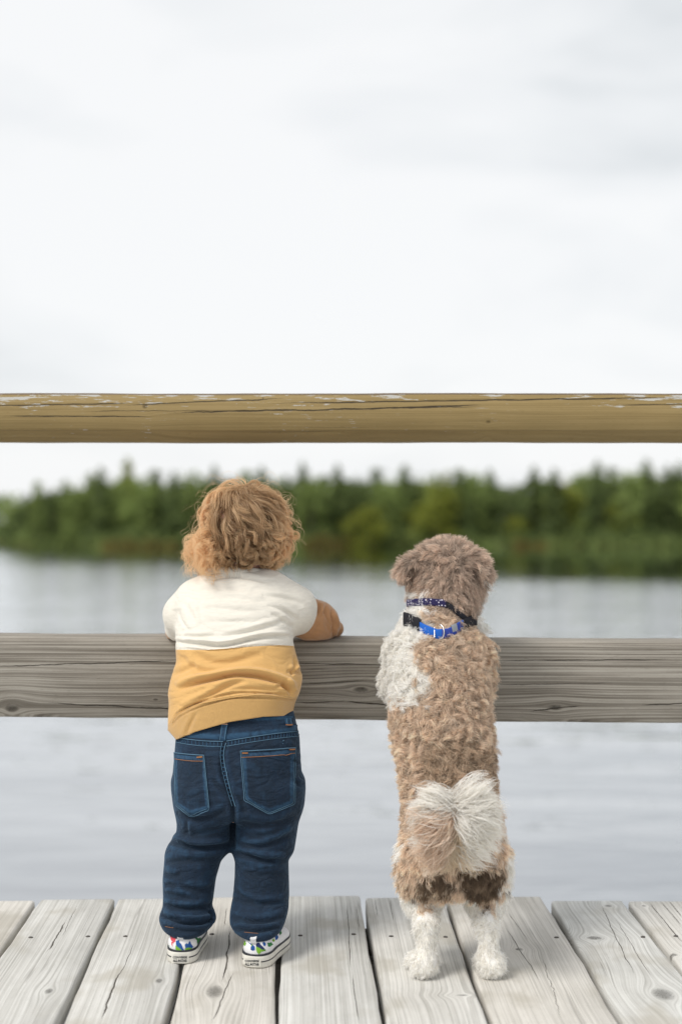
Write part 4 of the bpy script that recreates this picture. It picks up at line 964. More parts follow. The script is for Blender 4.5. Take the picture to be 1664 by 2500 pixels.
# ---------------- shoes
WHITE_RUB = plain('off_white_rubber', (.72, .70, .64), .5, .4, 0, .12, 80); BLACK_RUB = plain('black_rubber', (.022, .024, .032), .5, .4); CANVAS = plain('white_canvas', (.78, .78, .80), .9, .1, 0, .06, 90, .3, 1500)
def text_mesh(txt, size):
    cu = bpy.data.curves.new('t', 'FONT'); cu.body = txt; cu.size = size; cu.align_x = 'CENTER'; cu.offset = size*.035
    o = bpy.data.objects.new('t', cu); sc.collection.objects.link(o); bpy.context.view_layer.update()
    me = o.evaluated_get(bpy.context.evaluated_depsgraph_get()).to_mesh()
    V = np.array([v.co[:] for v in me.vertices]); Q = [list(p.vertices) for p in me.polygons]
    bpy.data.objects.remove(o); bpy.data.curves.remove(cu); return V, Q
def shoe(hx, hy, ang, prints, label_px):
    """hx,hy: world point under the back of the heel; ang: toe-out angle"""
    t = np.array([math.sin(ang), math.cos(ang)]); n_ = np.array([t[1], -t[0]])
    out = [(0, .0), (.002, .012), (.008, .0195), (.018, .0245), (.035, .0265), (.055, .0265), (.08, .0285), (.105, .0300), (.122, .0270), (.134, .0190), (.140, .008), (.141, 0)]
    L = [(a, w) for a, w in out] + [(a, -w) for a, w in out[-2:0:-1]]
    L = np.array(L); 
    P = []; K = len(L)
    for i in range(K):        # closed Catmull-Rom for a smooth outline
        p0, p1, p2, p3 = L[i-1], L[i], L[(i+1) % K], L[(i+2) % K]
        for u in (0, .33, .66): P.append(.5*((2*p1)+(-p0+p2)*u+(2*p0-5*p1+4*p2-p3)*u*u+(-p0+3*p1-3*p2+p3)*u**3))
    P = np.array(P); K = len(P); cen = np.array([.07, 0])
    def W(p, z): q = np.array([hx, hy]) + t*p[0] + n_*p[1]; return (q[0], q[1], z)
    def band(z0, z1, grow, rows=((0, .93), (.12, 1), (.88, 1), (1, .93))):
        V = []
        for (f, g) in rows:
            z = z0+(z1-z0)*f
            for p in P:
                d = p-cen; l = np.linalg.norm(d); V.append(W(cen+d/l*(l*1.0+grow-(1-g)*.012), z + .004*max(0, (p[0]-.11)/.03)*f))
        R_ = len(rows); Q = [[j*K+i, j*K+(i+1) % K, (j+1)*K+(i+1) % K, (j+1)*K+i] for j in range(R_-1) for i in range(K)]
        Q = [q[::-1] for q in Q]
        Q.append(list(range(K))); Q.append([(R_-1)*K+i for i in range(K)][::-1]); return np.array(V), Q
    lab = 'left' if label_px[0] < 520 else 'right'
    V, Q = band(.0004, .0205, .0); sole = obj('shoe', V, Q, WHITE_RUB, child, False)
    # one welded ring for projecting the heel label
    T = BVHTree.FromPolygons([tuple(v) for v in V], Q)
    v, q = band(.0195, .0228, -.0003); obj('piping', v, q, BLACK_RUB, sole, False)
    v, q = band(.0098, .0119, .0006); obj('stripe', v, q, BLACK_RUB, sole, False)
    # canvas upper
    F = Field(np.array([hx-.07, hy-.03, .0]), np.array([hx+.09, hy+.17, .09]), .0022)
    for (a, w, z, h_) in ((.024, .0215, .026, .022), (.045, .0235, .030, .024), (.075, .0265, .026, .018), (.104, .0275, .022, .012), (.120, .0225, .021, .010)):
        c_ = W((a, 0), z); F.ball(c_, (w, w*1.05, h_), .016)
    F.chain([W((.026, 0), .03), W((.046, 0), .052)], [.0195, .013], .01)
    v, q = F.mesh(); v[:, 2] = np.maximum(v[:, 2], .017); up = obj('upper', v, q, CANVAS, sole); TU = bvh(v, q)
    # heel loop
    hz = W((.0005, 0), .052); lp = np.array([W((.004, 0), .040), W((.001, 0), .043), W((.002, 0), .048), W((.007, 0), .051)])
    lv, lq = merge([tube(lp + np.array([n_[0]*o_, n_[1]*o_, 0]), 0.0013, 6) for o_ in (-.004, -.002, 0, .002, .004)]); obj('heel_loop', lv, lq, CANVAS, sole)
    # flat printed dinosaurs
    for (col, poly) in prints:
        x0, y0 = np.min(poly, 0); x1, y1 = np.max(poly, 0); gx = np.arange(x0, x1+1.2, 1.2); gy = np.arange(y0, y1+1.2, 1.2)
        GX, GY = np.meshgrid(gx[:-1]+.6, gy[:-1]+.6); ok = inside_poly(GX, GY, poly); ii = {}; vv = []; fc = []
        for (j, i) in np.argwhere(ok):
            q4 = []
            for (a, b) in ((i, j), (i, j+1), (i+1, j+1), (i+1, j)):
                if (a, b) not in ii:
                    h_, n1 = cast(TU, gx[a] if a < len(gx) else x1, gy[b] if b < len(gy) else y1); ii[(a, b)] = len(vv); vv.append(h_+n1*.0004)
                q4.append(ii[(a, b)])
            fc.append(q4)
        if fc: obj('print', np.array(vv), fc, PR[col], sole, False)
    # heel label
    cx_, cy_ = label_px
    def onto(px, py, off): h_, n1 = cast(T, px, py); return h_+n1*off
    g = [onto(cx_+(i/6-.5)*41, cy_+(j/3-.5)*19, .0014) for j in range(4) for i in range(7)]
    lq_ = [[j*7+i, (j+1)*7+i, (j+1)*7+i+1, j*7+i+1] for j in range(3) for i in range(6)]
    o = obj('heel_label', np.array(g), lq_, WHITE_RUB, sole, False)
    for (txt, sz, dy) in (('CONVERSE', 7.0, -2.2), ('ALL\u2605STAR', 8.6, 6.6)):
        tv, tq = text_mesh(txt, sz)
        tv = np.array([onto(cx_+p[0]*(33/max(1e-6, tv[:, 0].max()-tv[:, 0].min())), cy_+dy-p[1], .0018) for p in tv]); obj('heel_lettering', tv, tq, BLACK_RUB, sole, False)
PR = {'g': plain('green_print', (.20, .42, .05), .9, .1), 'G': plain('dark_green_print', (.05, .20, .07), .9, .1), 'b': plain('blue_print', (.03, .10, .32), .9, .1), 'r': plain('red_print', (.70, .10, .13), .9, .1), 'n': plain('navy_print', (.03, .04, .12), .9, .1)}
def X5(L): return [(380+a*.2168, 2230+b*.2168) for a, b in L]
PL = [('r', X5([(165, 255), (215, 250), (232, 275), (222, 320), (205, 330), (200, 345), (190, 318), (175, 300)])), ('r', X5([(183, 320), (192, 322), (188, 360), (200, 365), (192, 372), (180, 350)])),
      ('b', X5([(232, 310), (262, 300), (272, 330), (288, 345), (300, 370), (318, 410), (300, 415), (275, 400), (240, 375), (230, 345)])), ('g', X5([(226, 360), (250, 365), (285, 400), (318, 425), (280, 432), (240, 440), (226, 410)])),
      ('b', X5([(330, 350), (350, 335), (362, 345), (375, 320), (388, 312), (398, 345), (425, 375), (400, 395), (365, 385), (335, 395)])), ('g', X5([(330, 395), (365, 378), (400, 378), (412, 400), (380, 415), (340, 425)])),
      ('G', X5([(430, 262), (480, 280), (512, 270), (505, 305), (488, 345), (470, 350), (462, 305)])), ('G', X5([(126, 300), (135, 340), (150, 365), (162, 415), (140, 400), (124, 355)])), ('g', X5([(240, 205), (290, 200), (318, 225), (335, 250), (300, 262), (270, 245), (248, 238)])), ('b', X5([(320, 200), (345, 205), (340, 232), (322, 228)]))]
PRR = [('b', X5([(1340, 262), (1365, 240), (1382, 262), (1372, 290), (1348, 300)])), ('G', X5([(1385, 215), (1410, 190), (1418, 225), (1400, 245)])), ('g', X5([(1310, 298), (1332, 285), (1340, 310), (1320, 322)])), ('b', X5([(1200, 330), (1225, 320), (1240, 345), (1232, 372), (1212, 362)])), ('n', X5([(945, 360), (962, 372), (985, 385), (975, 402), (950, 392)])),
 ('g', X5([(970, 300), (1010, 310), (1022, 345), (1005, 365), (985, 355), (972, 330)])), ('b', X5([(1040, 320), (1080, 345), (1118, 375), (1120, 415), (1085, 420), (1070, 390), (1080, 360)])), ('n', X5([(940, 420), (985, 430), (1015, 445), (1000, 468), (960, 455)])),
       ('n', X5([(1130, 335), (1165, 330), (1185, 355), (1215, 385), (1240, 415), (1215, 420), (1180, 395), (1150, 385), (1130, 370)])), ('g', X5([(1130, 375), (1165, 385), (1195, 400), (1235, 405), (1240, 425), (1190, 430), (1165, 460), (1145, 445), (1130, 410)])), ('G', X5([(1255, 335), (1300, 325), (1320, 350), (1290, 372), (1265, 378)])), ('r', X5([(1035, 470), (1075, 465), (1115, 470), (1080, 482)]))]
hl = on_ground(440, 2354); hr = on_ground(617, 2364)
shoe(hl[0], hl[1], R(3), PL, (440, 2341)); shoe(hr[0], hr[1], R(15), PRR, (616, 2350))

# ---------------- body: head, neck, trunk, arms, hands and legs in one surface
SK = M('skin'); c = SK.coord(); f = SK.noise(c, 30, 3)
SKIN = SK.done(SK.bsdf(SK.mix(f, (.70, .42, .32), (.80, .52, .42)), .5, SK.bump(SK.noise(c, 500, 2), .1, .0005), .4, **{'Subsurface Weight': .15, 'Subsurface Radius': (.01, .004, .002)}))
F = Field((-.34, 2.34, .01), (.06, 2.84, .80), .0034)
hc = at(600, 1284, 2.578)      # skull centre
F.ball(hc, (.0655, .078, .068), .01); F.ball(hc+np.array([0, .030, -.040]), (.050, .048, .042), .02); F.ball(hc+np.array([0, .055, -.030]), (.043, .028, .034), .015)
for s in (-1, 1): F.ball(hc+np.array([s*.026, .070, -.036]), (.017, .014, .016), .01); F.ball(hc+np.array([s*.066, .006, -.028]), (.006, .011, .016), .004, rot=Matrix.Rotation(R(-s*22), 3, 'Z'))
F.ball(hc+np.array([0, .090, -.026]), (.0075, .009, .0075), .006); F.ball(hc+np.array([0, .086, -.010]), (.005, .007, .014), .006)
F.ball(hc+np.array([0, .083, -.044]), (.013, .006, .0035), .003); F.ball(hc+np.array([0, .082, -.050]), (.011, .006, .004), .003); F.ball(hc+np.array([0, .070, -.062]), (.016, .014, .012), .01)
F.chain([at(590, 1330, 2.575), at(578, 1420, 2.57)], [.036, .036], .015)
F.loft(torso[3:], k=.02, inset=.017)
F.loft(hips, k=.02, inset=.012); F.loft([(a, b+6, c_-6, d, e_) for a, b, c_, d, e_ in LL], k=.02, inset=.013); F.loft([(a, b+6, c_-6, d, e_) for a, b, c_, d, e_ in RL], k=.02, inset=.013)
F.chain([at(655, 1460, 2.562), at(722, 1505, 2.588), at(752, 1520, 2.615), at(800, 1531, 2.655), at(808, 1535, 2.682)], [.022, .021, .021, .013, .012], .01)
F.chain([at(490, 1475, 2.565), at(450, 1524, 2.60), at(440, 1538, 2.628), at(478, 1545, 2.735), at(488, 1545, 2.760)], [.020, .018, .016, .012, .0115], .01)
for (w, fw, side) in ((at(808, 1536, 2.688), np.array([-.05, .85, -.5]), 1), (at(490, 1545, 2.765), np.array([.45, .75, -.48]), -1)):
    fw = fw/np.linalg.norm(fw); lat = np.cross(fw, [0, 0, 1.]); lat /= np.linalg.norm(lat); dn = np.cross(lat, fw); dn *= -1 if dn[2] > 0 else 1
    pc = w + fw*.020; 
    for o_ in (-.0085, 0, .0085): F.cone(w+lat*o_*.6, pc+fw*.012+lat*o_*1.2, .0085, .0075, .006)
    for k, (o_, l_) in enumerate(((-.0150, .021), (-.005, .025), (.005, .024), (.0145, .018))):
        a = pc+fw*.014+lat*o_; b_ = a+(fw*.8+dn*.5)*l_*.5; c2 = b_+(fw*.3+dn*.95)*l_*.42; d2 = c2+(-fw*.1+dn)*l_*.3
        F.chain([a, b_, c2, d2], [.0056, .0052, .0047, .004], .0012)
    th = w+fw*.008-lat*side*.012; F.chain([th, th+fw*.012-lat*side*.010+dn*.004, th+fw*.022-lat*side*.011+dn*.012], [.0065, .0056, .0045], .003)
V, Q = F.mesh(1)
obj('body', V, Q, SKIN, child)
# the far hands must clear the rail: they curl down over its lake side
EYEW = plain('eye_white', (.8, .8, .78), .3, .5); IRIS = plain('blue_iris', (.08, .16, .25), .2, .5)
def uv_ball(c, r, n=12):
    V = [(c[0]+r*math.sin(t)*math.cos(p), c[1]+r*math.sin(t)*math.sin(p), c[2]+r*math.cos(t)) for t in np.linspace(.02, math.pi-.02, n) for p in np.linspace(0, 2*math.pi, n+1)[:-1]]
    return np.array(V), np.array([[i*n+j, (i+1)*n+j, (i+1)*n+(j+1) % n, i*n+(j+1) % n] for i in range(n-1) for j in range(n)])
for s in (-1, 1):
    e = hc+np.array([s*.024, .0725, -.008]); v, q = uv_ball(e, .0085); eo = obj('eye', v, q, EYEW, child); v, q = uv_ball(e+np.array([0, .0058, 0]), .0036); obj('iris', v, q, IRIS, eo)

# ---------------- hair: locks that follow the skull from the crown and end in ringlets
def strand_mat(name, rough=.45, trans=.35, spec=.3):
    m = M(name); col = m.n('Attribute', attribute_name='col').outputs['Color']
    b = m.bsdf(col, rough, None, spec); t = m.n('BsdfTranslucent', {'Color': col}).outputs[0]
    return m.done(m.n('MixShader', {0: trans, 1: b, 2: t}).outputs[0])
HAIR = strand_mat('curly_blond_hair', .42, .5, .35)
rs = np.random.RandomState(3)
ER = np.array([.0675, .080, .070])
def make_hair(nl, ns, K, Lmin, Lmax, seed, amp, turns, lift, out, keep, rad=.00032, tight=.5, bright=0.0, grav=1.0, spread=.045):
    """locks of ns strands each; amp: curl radius, turns: curls per lock, out: how far they stand off the head"""
    rs = np.random.RandomState(seed); P0 = []
    while len(P0) < nl:
        d = rs.normal(size=3); d /= np.linalg.norm(d)
        if keep(d): P0.append(d)
    D = np.array(P0); whorl = np.array([-.30, -.35, .88]); whorl /= np.linalg.norm(whorl)
    nL = nl; L = (Lmin+(Lmax-Lmin)*rs.rand(nL))
    # back of the neck is cut short
    L = L*np.where((D[:, 2] < .1) & (np.abs(D[:, 0]) < .72), .48+.42*np.clip((D[:, 2]+.75)/.8, 0, 1), 1)
    ph = rs.rand(nL)*6.28; hand = np.sign(rs.rand(nL)-.5); tr = (turns[0]+(turns[1]-turns[0])*rs.rand(nL))*6.28*hand
    am = amp[0]+(amp[1]-amp[0])*rs.rand(nL); lf = lift[0]+(lift[1]-lift[0])*rs.rand(nL); ot = out[0]+(out[1]-out[0])*rs.rand(nL)
    ot = ot*np.where(D[:, 0] < 0, 1.25, .85)
    u = D[:, None, :] + rs.normal(size=(nL, ns, 3))*spread; u /= np.linalg.norm(u, axis=2, keepdims=True)
    bd = rs.normal(size=(nL, 1, 3))*.45; lens = (.8+.3*rs.rand(nL, ns))[..., None]; P = np.zeros((nL, ns, K, 3)); pos = u*ER; ds = (L/(K-1))[:, None, None]
    for k in range(K):
        t = k/(K-1); nrm = pos/ER**2; nrm /= np.linalg.norm(nrm, axis=2, keepdims=True)
        fl = pos/ER - whorl + np.array([0, 0, -.9*grav]) + bd + np.cross(np.broadcast_to(whorl, pos.shape), pos/ER)*.8
        fl = fl - (fl*nrm).sum(2, keepdims=True)*nrm; fl /= np.linalg.norm(fl, axis=2, keepdims=True)
        fl = fl + nrm*ot[:, None, None]*(1.2-t*.9); fl /= np.linalg.norm(fl, axis=2, keepdims=True)
        side = np.cross(fl, nrm); side /= np.linalg.norm(side, axis=2, keepdims=True); up = np.cross(side, fl)
        a = ph[:, None, None] + tr[:, None, None]*(t**1.25) + rs.normal(size=(nL, 1, 1))*.0
        env = am[:, None, None]*min(1, t*2.0)*(1-.25*t)
        P[:, :, k] = pos + nrm*(lf[:, None, None]*math.sin(min(1, t*1.6)*1.57)) + side*np.cos(a)*env + up*np.sin(a)*env
        pos = pos + fl*ds*lens; q = np.linalg.norm(pos/ER, axis=2, keepdims=True); pos = np.where(q < 1, pos/q, pos)
    t = np.linspace(0, 1, K)[None, None, :, None]; cen = P.mean(1, keepdims=True)
    P = cen+(P-cen)*(1-tight*np.minimum(1, t*1.6)) + rs.normal(size=(nL, ns, 1, 3))*.0007*(1+2*t)
    HN = P/ER**2; HN /= np.linalg.norm(HN, axis=3, keepdims=True); HN = HN.reshape(-1, 3)
    S = nL*ns; P = P.reshape(S, K, 3)+hc; r = rad*(1-.65*np.linspace(0, 1, K)[None]**2)*np.ones((S, 1)); V, Q = ribbons(P, r, HN.reshape(S, K, 3), rs)
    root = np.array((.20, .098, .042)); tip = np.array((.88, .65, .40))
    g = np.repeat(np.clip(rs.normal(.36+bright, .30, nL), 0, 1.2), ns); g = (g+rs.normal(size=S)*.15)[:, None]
    x = np.linspace(0, 1, K)[None]*.40+g*.55 + np.clip(np.abs(P[..., 0]-hc[0])/.07-.60, 0, .8)*.9 + np.clip((P[..., 2]-hc[2])/.07-.55, 0, 1)*.7  # paler at the sides and top: sky rim light put into hair colour
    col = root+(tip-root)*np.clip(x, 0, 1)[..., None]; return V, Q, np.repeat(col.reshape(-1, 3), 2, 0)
front = lambda d: d[1] > .55 and d[2] < .35
hs = [make_hair(80, 24, 12, .02, .045, 12, (.0006, .002), (.3, .9), (.002, .006), (.0, .06), lambda d: d[2] > .60, tight=.1, spread=.14, bright=-.1),
      make_hair(360, 18, 12, .02, .038, 4, (.0005, .002), (.3, .8), (.001, .004), (.0, .05), lambda d: d[2] > -.85 and not front(d), tight=.1, spread=.12, bright=-.35),
      make_hair(250, 34, 18, .045, .080, 3, (.0025, .0060), (.6, 1.4), (.003, .013), (.02, .10), lambda d: d[2] > -.05 and not front(d), rad=.00032, tight=.62, spread=.040),
      make_hair(120, 34, 30, .045, .072, 5, (.0050, .0085), (1.5, 2.6), (.007, .014), (.06, .22), lambda d: -.72 < d[2] < .10 and not front(d), tight=.72, spread=.026),
      make_hair(60, 26, 30, .045, .070, 7, (.0055, .0095), (1.3, 2.3), (.006, .012), (.30, .75), lambda d: -.70 < d[2] < .0 and abs(d[0]) > .62 and d[1] < .6, tight=.6, bright=.4, rad=.00026, grav=.8, spread=.04),
      make_hair(50, 18, 30, .055, .088, 8, (.006, .0110), (1.2, 2.2), (.006, .014), (.75, 1.35), lambda d: -.50 < d[2] < .0 and d[0] < -.60 and d[1] < .5, tight=.55, bright=.45, rad=.00024, grav=.3, spread=.045),
      make_hair(90, 2, 20, .04, .09, 9, (.004, .010), (.6, 2.0), (.008, .018), (.15, .7), lambda d: not front(d) and d[2] > -.6, rad=.00022, bright=.3)]
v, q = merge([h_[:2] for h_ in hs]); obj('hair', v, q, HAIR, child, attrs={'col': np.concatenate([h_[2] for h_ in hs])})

# ================================================================== DOG
dog = thing('dog', 'curly tan and white dog standing upright, its front paws on the lower rail', 'dog', (*at(1115, 2400, 2.29)[:2], 0))
F = Field((.04, 2.16, .0), (.33, 2.80, .78), .0034)
IN = .0095
tr = [(1470, 1002, 1150, 2.520, .052), (1500, 995, 1146, 2.508, .056), (1528, 980, 1156, 2.498, .064), (1556, 958, 1177, 2.489, .076), (1600, 950, 1191, 2.477, .090), (1660, 945, 1197, 2.465, .098), (1710, 945, 1200, 2.455, .102), (1764, 947, 1208, 2.441, .102), (1814, 953, 1211, 2.426, .098),
      (1888, 970, 1212, 2.400, .090), (1940, 974, 1216, 2.382, .086), (1990, 978, 1226, 2.368, .084), (2050, 970, 1238, 2.352, .084), (2100, 967, 1242, 2.340, .080), (2150, 975, 1238, 2.332, .070), (2185, 1000, 1225, 2.328, .05)]
F.loft(tr, k=.012, inset=IN, pw=2.1)
HC = at(1091, 1404, 2.535)
F.ball(HC, (.0535, .061, .056), .012); F.ball(HC+np.array([-.003, -.008, -.028]), (.050, .052, .042), .02); F.ball(HC+np.array([0, .004, .022]), (.048, .050, .036), .012)
F.ball(HC+np.array([.018, .060, -.018]), (.030, .042, .025), .018, rot=Matrix.Rotation(R(-16), 3, 'Z')); F.ball(HC+np.array([.028, .094, -.012]), (.014, .014, .012), .01)
F.ball(HC+np.array([.036, .020, -.030]), (.028, .035, .030), .015); F.ball(HC+np.array([-.030, .020, -.030]), (.028, .035, .030), .015)
# ears: flaps hanging from the side of the crown
for P, r in (([(1024, 1362, 2.525), (1006, 1376, 2.520), (992, 1393, 2.516), (1000, 1416, 2.518)], [.012, .012, .011, .006]), ([(1146, 1356, 2.525), (1163, 1372, 2.518), (1178, 1396, 2.514), (1178, 1418, 2.522)], [.012, .013, .012, .008])):
    for o_ in (-.012, 0, .012): F.chain([at(a, b, c_+o_) for a, b, c_ in P], [x*.55 for x in r], .010)
F.chain([at(1086, 1440, 2.53), at(1076, 1500, 2.51), at(1074, 1560, 2.49)], [.046, .050, .056], .02)
# hind legs: thigh, hock, upright shank, long flat foot
for th, kn, hk, an, pw_, s in ((at(1035, 2110, 2.335), at(1030, 2190, 2.355), at(1040, 2262, 2.300), at(1042, 2340, 2.290), at(1032, 2392, 2.283), -1), (at(1178, 2110, 2.335), at(1184, 2190, 2.350), at(1188, 2262, 2.298), at(1192, 2335, 2.288), at(1202, 2388, 2.281), 1)):
    F.chain([th, kn], [.044, .033], .02); F.chain([kn, hk, an], [.029, .0150, .0135], .014)
    pb = an.copy(); pb[2] = .022; F.chain([an, pb], [.0135, .0175], .01)
    toe = np.array([pw_[0], pb[1]+.030, .018])
    F.chain([np.array([pw_[0], pb[1]-.006, .0195]), toe], [.0175, .0175], .01)
    for k in range(4): t_ = np.array([pw_[0]+(k-1.5)*.0110, toe[1]+.022-.004*abs(k-1.5), .0115]); F.cone(toe+np.array([(k-1.5)*.007, 0, 0]), t_, .011, .0085, .004)
# front legs: upper arm hangs beside the chest, forearm reaches up and over the rail
for sh, el, wr, pw_, s in ((at(990, 1590, 2.50), at(970, 1666, 2.515), at(1008, 1535, 2.66), at(1012, 1538, 2.705), -1), (at(1156, 1600, 2.50), at(1164, 1668, 2.515), at(1142, 1537, 2.66), at(1138, 1540, 2.705), 1)):
    el[2] += .0; wr[2] = rail_top(wr[0]) + .030; pw_[2] = rail_top(pw_[0]) + .026
    bend = np.array([el[0]*.5+wr[0]*.5, 2.572, rail_top(el[0])-.02]); over = np.array([wr[0], 2.612, rail_top(wr[0])+.026])
    F.chain([sh, el, bend, over, wr], [.032, .024, .021, .018, .016], .016)
    F.chain([wr, pw_], [.017, .019], .008)
    for k in range(4): F.cone(pw_+np.array([(k-1.5)*.007, .004, 0]), pw_+np.array([(k-1.5)*.0105, .022, -.007]), .010, .0075, .003)
# docked-looking curled tail core under the plume
tail_core = [at(1108, 2060, 2.262), at(1110, 2000, 2.238), at(1108, 1970, 2.232), at(1104, 1955, 2.240)]
F.chain(tail_core, [.018, .015, .012, .008], .01)
V, Q = F.mesh(2)
V[:, 2] = np.maximum(V[:, 2], .0015)
TAN_ = np.array((.79, .65, .52)); WHT = np.array((.96, .94, .90)); DKB = np.array((.21, .155, .11)); GBR = np.array((.56, .45, .37)); OLV = np.array((.62, .49, .37))
REG = [  # coat patches seen on the dog: outline, colour
 (OLV, [(1040, 1800), (1120, 1790), (1210, 1820), (1212, 1900), (1180, 1930), (1080, 1935), (1040, 1880)]),
 (GBR, [(960, 1280), (1220, 1280), (1220, 1440), (1170, 1500), (1130, 1530), (1100, 1490), (1050, 1480), (1000, 1450), (955, 1420)]),
 (WHT, [(1012, 1438), (1030, 1430), (1054, 1434), (1058, 1448), (1030, 1456), (1012, 1450)]),
 (WHT, [(960, 1470), (1000, 1462), (1045, 1468), (1052, 1500), (1058, 1530), (1020, 1560), (1024, 1590), (1034, 1620), (1050, 1660), (1040, 1700), (1010, 1712), (960, 1706), (900, 1716), (890, 1500)]),
 (WHT, [(1172, 1402), (1230, 1425), (1200, 1500), (1160, 1482), (1174, 1440)]),
 (WHT, [(940, 2035), (976, 2040), (984, 2080), (968, 2100), (962, 2180), (986, 2226), (1008, 2234), (1058, 2226), (1092, 2205), (1112, 2196), (1122, 2185), (1150, 2212), (1180, 2216), (1218, 2216), (1228, 2170), (1234, 2060), (1238, 1990), (1270, 1990), (1290, 2450), (900, 2450), (930, 2200)]),
 (DKB, [(1022, 2150), (1060, 2130), (1100, 2140), (1105, 2170), (1060, 2180), (1040, 2206), (1010, 2190)]),
 (DKB, [(1120, 2110), (1180, 2120), (1222, 2115), (1226, 2150), (1210, 2190), (1180, 2204), (1150, 2195), (1126, 2170)]),
]
CP = []
def coat(P, rs, jit=6):
    px, py = to_px(P); px = px + rs.normal(size=len(P))*jit; py = py + rs.normal(size=len(P))*jit
    col = np.tile(TAN_, (len(P), 1)); front = P[:, 1] > 2.56
    for c_, poly in REG + CP: col[inside_poly(px, py, poly)] = c_
    # chest, muzzle, belly and forelegs are white
    fr = (P[:, 1] > np.where(P[:, 0] > .19, 2.575, 2.53)) & (P[:, 2] < .585); col[fr] = WHT
    low = (P[:, 2] < .12); col[low & (P[:, 1] > 2.31)] = WHT
    mz = (np.hypot(P[:, 0]-HC[0]-.018, P[:, 2]-HC[2]+.016) < .034) & (P[:, 1] > HC[1]+.055); col[mz] = WHT
    return col
bc = coat(V, np.random.RandomState(1), 3)*.8
MDB = strand_mat('dog_skin_coat', .9, 0, .05)
dbody = obj('body', V, Q, MDB, dog, attrs={'col': bc})
T_D = bvh(V, Q)
FUR = strand_mat('curly_fur', .75, .5, .12)
f = V[Q]; tri = np.linalg.norm(np.cross(f[:, 2]-f[:, 0], f[:, 3]-f[:, 1]), axis=1); NRM = normals(V, Q)
b1 = [(1004, 1476), (1014, 1470), (1040, 1467), (1078, 1469), (1096, 1478), (1120, 1497), (1142, 1516), (1156, 1522)]
b2 = [(1000, 1514), (1010, 1522), (1032, 1532), (1062, 1543), (1090, 1541), (1120, 1526), (1140, 1519), (1158, 1514)]
def near_collar(P, up, dn):
    px, py = to_px(P); r = np.zeros(len(P), bool)
    for b_ in (b1, b2):
        y = np.interp(px, [p[0] for p in b_], [p[1] for p in b_]); r |= (py > y-up) & (py < y+dn) & (px > b_[0][0]-12) & (px < b_[-1][0]+12) & (P[:, 1] < 2.53)
    return r
def roots(n, rs, want, clear=True):
    out, nn = [], []
    w = tri.copy(); cen = f.mean(1); w[~want(cen)] = 0; w[near_collar(cen, 26, 9) if clear else ~near_collar(cen, 34, 12)] = 0; cdf = np.cumsum(w)/w.sum()
    i = np.searchsorted(cdf, rs.rand(n)); a, b = rs.rand(n), rs.rand(n)
    P = (1-a)[:, None]*(1-b)[:, None]*f[i, 0] + a[:, None]*(1-b)[:, None]*f[i, 1] + a[:, None]*b[:, None]*f[i, 2] + (1-a)[:, None]*b[:, None]*f[i, 3]
    return P, NRM[Q[i, 0]]
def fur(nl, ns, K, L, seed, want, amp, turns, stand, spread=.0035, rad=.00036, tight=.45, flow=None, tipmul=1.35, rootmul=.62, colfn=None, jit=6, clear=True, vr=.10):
    rs = np.random.RandomState(seed); P0, N0 = roots(nl, rs, want, clear)
    if flow is None:
        # combed down the back, outward at the flanks
        fl = np.tile([0, 0, -1.2], (nl, 1)) + np.stack([(P0[:, 0]-.19)*3.0, np.zeros(nl), np.zeros(nl)], 1) + rs.normal(size=(nl, 3))*.55
    else: fl = flow(P0, N0, rs)
    fl = fl-(fl*N0).sum(1, keepdims=True)*N0; fl /= np.linalg.norm(fl, axis=1)[:, None]+1e-9; sd_ = np.cross(N0, fl)
    LL_ = (L[0]+(L[1]-L[0])*rs.rand(nl)); a0 = rs.rand(nl)*6.28; tr_ = (turns[0]+(turns[1]-turns[0])*rs.rand(nl))*6.28*np.sign(rs.rand(nl)-.5); am = amp[0]+(amp[1]-amp[0])*rs.rand(nl)
    st = stand[0]+(stand[1]-stand[0])*rs.rand(nl); P = np.zeros((nl, ns, K, 3))
    o = rs.normal(size=(nl, ns, 2))*spread; rt = P0[:, None]+fl[:, None]*o[..., :1]+sd_[:, None]*o[..., 1:]
    ln = .75+.4*rs.rand(nl, ns)[..., None]; e = lambda v: v[:, None, None] if v.ndim == 1 else v[:, None, :]
    for k in range(K):
        t = k/(K-1); s_ = t*e(LL_)*ln; a = e(a0)+e(tr_)*t; h_ = np.sin(min(1., .15+t*.9)*1.9)
        P[:, :, k] = rt + e(N0)*(s_*e(st)*h_+ .0) + e(fl)*s_*np.sqrt(np.maximum(0, 1-e(st)**2)) + (e(sd_)*np.cos(a)+e(N0)*np.sin(a)*.8)*e(am)*min(1, t*1.8)
    t = np.linspace(0, 1, K)[None, None, :, None]; cen = P.mean(1, keepdims=True); P = cen+(P-cen)*(1-tight*np.minimum(1, t*1.4)) - e(N0)[:, :, None, :]*.001
    P = P + rs.normal(size=(nl, ns, 1, 3))*.0016*t + rs.normal(size=(nl, ns, K, 3))*.00022
    S = nl*ns; base = (coat(P0, rs, jit) if colfn is None else colfn(P0, rs)); var = np.clip(rs.normal(1, vr, (nl, 1)), .65, 1.35)
    wht = (base.mean(1) > .7)[:, None]; base = base*np.where(wht, 1+(var-1)*.25, var)
    base = np.repeat(base, ns, 0)*(1+rs.normal(size=(S, 1))*.09); whs = np.repeat(wht, ns, 0)
    P = P.reshape(S, K, 3); r = rad*(1-.75*np.linspace(0, 1, K)[None]**1.5)*np.ones((S, 1)); V_, Q_ = ribbons(P, r, np.repeat(N0, ns, 0), rs)
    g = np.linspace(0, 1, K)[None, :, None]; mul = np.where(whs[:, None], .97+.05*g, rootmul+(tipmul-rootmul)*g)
    col = np.clip(base[:, None]*mul, 0, .975); return V_, Q_, np.repeat(col.reshape(-1, 3), 2, 0)
